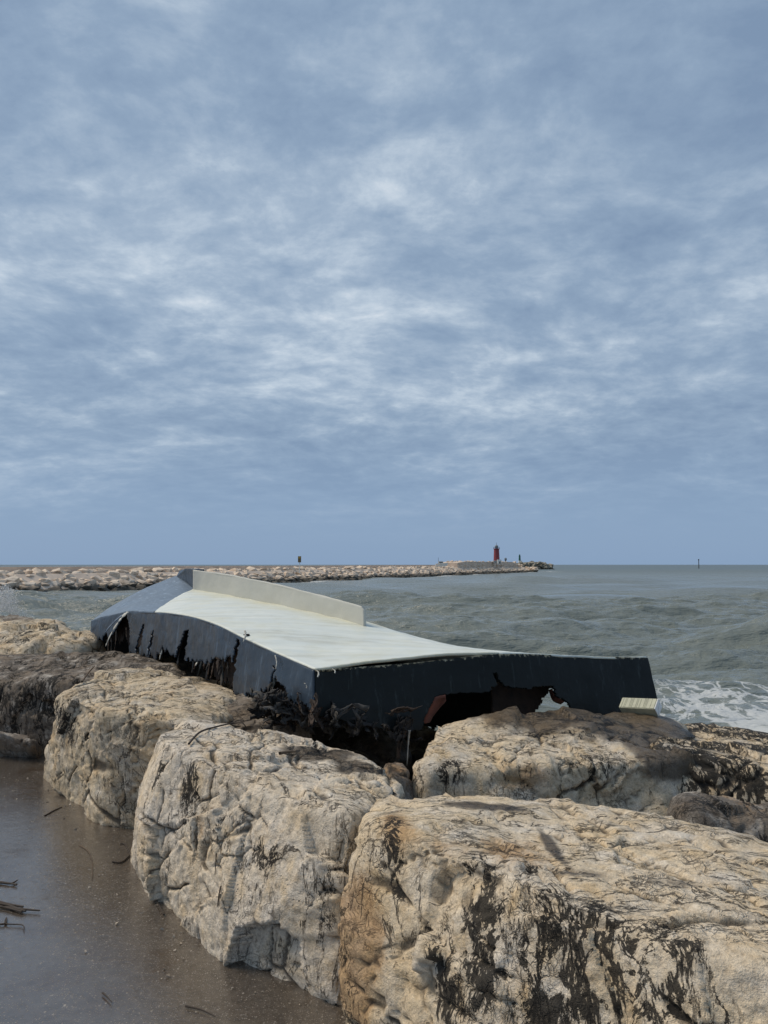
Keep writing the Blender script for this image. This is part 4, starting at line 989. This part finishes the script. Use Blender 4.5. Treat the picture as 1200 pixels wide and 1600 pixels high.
# ------------------------------------------------------------------ carton on the rock
M_CART = plain('pale_green_card', (0.40, 0.41, 0.31), .5, .2, 20); M_CARTW = plain('white_card', (0.78, 0.78, 0.75), .45, .08, 20); M_CARTD = plain('printed_green', (0.25, 0.265, 0.19), .5, .3, 30)
rv = [val for key, val in ROCKS.items() if 'under the stern' in key][0][0]
X_, Y_ = pix(rv); k_ = np.where(np.abs(X_ - 1003) < 6)[0]; j_ = k_[Y_[k_].argmin()]      # highest point of the ledge there
cc = V((float(rv[j_, 0]), float(rv[j_, 1]) - .02, float(rv[j_, 2]) + .045))
ct = empty('carton', (cc.x, cc.y, cc.z), 'crushed pale green drink carton with a white end lying beside the stern', 'carton')
ct.rotation_euler = (R(40), R(-5), R(-44))
hx, hy, hz = .122, .044, .036
sub('carton_body', lambda b: bm_box(b, (0, 0, 0), (2 * hx, 2 * hy, 2 * hz), 0, .004), M_CART, ct)
ce = sub('carton_end', lambda b: bm_box(b, (hx + .003, 0, 0), (.006, 2 * hy - .002, 2 * hz - .002), 0, .002), M_CARTW, ct)
def flap(b):
    q_ = [V((hx + .0065, -hy * .8, -hz * .8)), V((hx + .0065, hy * .8, -hz * .8)), V((hx + .0065, 0, hz * .2))]
    bm_f = [b.verts.new(p_) for p_ in q_] + [b.verts.new(p_ + V((.004, 0, 0))) for p_ in q_]
    b.faces.new(bm_f[:3]); b.faces.new(bm_f[3:]);
    for i in range(3): b.faces.new((bm_f[i], bm_f[(i + 1) % 3], bm_f[3 + (i + 1) % 3], bm_f[3 + i]))
sub('folded_flap', flap, M_CARTW, ce)
def prints(b):                        # rows of small print, too worn to read
    r = random.Random(2)
    for col in (-.105, -.088, -.079, -.052, -.043, -.034, -.008, .001, .018, .046, .055, .064, .092):
        w_ = r.choice((.003, .004, .006)); yy = -hy * .85
        if r.random() < .35:
            bm_box(b, (col, 0, hz + .0008), (.003, hy * 1.7, .0012)); continue
        while yy < hy * .8:
            l_ = r.uniform(.004, .012); bm_box(b, (col, yy + l_ / 2, hz + .0008), (w_, l_, .0012)); yy += l_ + .004
sub('print_rows', prints, M_CARTD, ct)

# ------------------------------------------------------------------ drift twigs
M_TWIG = plain('dark_wet_twig', (0.035, 0.025, 0.018), .7, .5, 30); M_TWIG2 = plain('dry_brown_twig', (0.10, 0.07, 0.045), .8, .4, 30)
TG = 'twigs washed onto the sea wall'
def on_rock(px_, py_, lab_key, lift=.006):
    v_, f_ = [val for key, val in ROCKS.items() if lab_key in key][0]
    X_, Y_ = pix(v_); dd_ = np.hypot(X_ - px_, Y_ - py_); k = np.where(dd_ < 3.5)[0]
    if len(k) == 0: k = np.array([int(dd_.argmin())])
    j = k[v_[k][:, 1].argmin()]; y_ = v_[j, 1]
    return P(px_, py_, y_ - .004) + V((0, 0, lift))
def twig(label, pix_pts, rad, surf, m=M_TWIG, forks=()):
    if surf == 'ground': pts = [G(*p_) + V((0, 0, rad * 1.2)) for p_ in pix_pts]
    else: pts = [on_rock(p_[0], p_[1], surf, rad) for p_ in pix_pts]
    base = pts[0].copy(); base.z -= rad
    t = empty('twig', base, label, 'twig', TG)
    path = smooth_path(pts, 6); n = len(path)
    part('stem', tube_mesh('stem', path, [rad * (1 - .6 * i / n) for i in range(n)], m), t)
    for fp in forks:
        f_pts = [G(*p_) + V((0, 0, rad * 1.2)) for p_ in fp] if surf == 'ground' else [on_rock(p_[0], p_[1], surf, rad) for p_ in fp]
        part('side_shoot', tube_mesh('side_shoot', smooth_path(f_pts, 4), rad * .55, m), t)
twig('long curved dark twig lying on top of the pale boulder', [(295, 1164), (312, 1146), (335, 1138), (362, 1132), (378, 1131), (386, 1141)], .006, 'pale cream', M_TWIG, [[(362, 1132), (372, 1127), (380, 1128)]])
twig('short thick dark twig on top of the pale boulder near the wet pool', [(437, 1180), (448, 1178), (462, 1177)], .009, 'pale cream', M_TWIG2)
twig('straight pale-brown twig leaning on top of the tan boulder', [(128, 1067), (138, 1053), (148, 1042)], .008, 'tan boulder with grey', M_TWIG2)
twig('forked twig lying in the wet at the foot of the pale boulder', [(228, 1362), (238, 1385), (240, 1402), (252, 1385)], .007, 'ground', M_TWIG, [[(240, 1402), (256, 1432)]])
twig('thin curved straw on the wet brown ground', [(124, 1322), (138, 1332), (144, 1350), (144, 1375)], .004, 'ground', M_TWIG2)
twig('short straight twig near the base of the tan boulder', [(70, 1276), (84, 1268), (97, 1262)], .005, 'ground')
twig('black bent twig with a fork at the left edge of the wet ground', [(-10, 1446), (8, 1445), (10, 1436), (9, 1445), (34, 1447), (38, 1454)], .0045, 'ground')
twig('bundle of black weed stems at the left edge of the wet ground', [(-14, 1414), (10, 1417), (30, 1423), (62, 1426)], .008, 'ground', M_TWIG, [[(-10, 1420), (15, 1421), (40, 1427)], [(-5, 1411), (14, 1416), (36, 1420)], [(0, 1419), (20, 1424), (34, 1428)]])
twig('small black twig with a thick end on the grey reflection at the left', [(-12, 1380), (6, 1382), (18, 1383), (27, 1378)], .007, 'ground', M_TWIG, [[(10, 1382), (26, 1385)]])
twig('branched twig in the brown wet between the two boulders', [(176, 1348), (190, 1349), (204, 1338), (222, 1331)], .006, 'ground', M_TWIG, [[(204, 1338), (196, 1322), (188, 1320)]])
twig('dark stick along the foot of the pale boulder', [(290, 1447), (305, 1456), (320, 1467), (333, 1478)], .008, 'ground')
twig('thin twig on the open wet ground near the bottom edge', [(160, 1553), (168, 1560), (175, 1568)], .0035, 'ground')
twig('long faint twig near the bottom edge below the pale boulder', [(290, 1574), (315, 1580), (336, 1590)], .004, 'ground')
twig('thin vertical stem stuck to the face of the pale boulder', [(338, 1335), (337, 1350), (336, 1368)], .003, 'pale cream')
twig('short vertical stem low on the face of the pale boulder', [(345, 1387), (342, 1400), (340, 1418)], .004, 'pale cream')

# ------------------------------------------------------------------ stone chips washed along the foot of the boulders
rs = np.random.RandomState(8); vs = []; fs = []
foot = [G(20, 1200), G(60, 1222), G(155, 1284), G(222, 1300), G(222, 1370), G(250, 1428), G(330, 1488), G(400, 1536), G(470, 1570), G(530, 1598)]
foot = resample(foot, 200)
for k in range(260):
    b_ = foot[rs.randint(200)]; off_ = abs(rs.normal(0, .16)) ; q_ = V((b_.x - off_ * .75 + rs.normal(0, .03), b_.y - off_ * .66 + rs.normal(0, .03), 0))
    s_ = .0025 + .010 * rs.rand() ** 4; o_ = rs.normal(0, 1, (6, 3)); o_ /= np.linalg.norm(o_, axis=1)[:, None]
    bm_ = bmesh.new()
    for r_ in o_: bm_.verts.new((q_.x + r_[0] * s_, q_.y + r_[1] * s_, max(.0, s_ * .4 + r_[2] * s_ * .7)))
    bmesh.ops.convex_hull(bm_, input=bm_.verts[:]); bm_.verts.index_update(); b0 = len(vs)
    vs += [v_.co[:] for v_ in bm_.verts]; fs += [tuple(b0 + v_.index for v_ in f_.verts) for f_ in bm_.faces]; bm_.free()
fs = [f_ for f_ in fs if len(f_) == 3]
o = bpy.data.objects.new('gravel', mesh_np('gravel', vs, fs, plain('stone_chip', (0.36, 0.31, 0.25), .7, .4, 40), False)); COL.objects.link(o); tag(o, 'small pale stone chips along the foot of the boulders', 'gravel', kind='stuff')
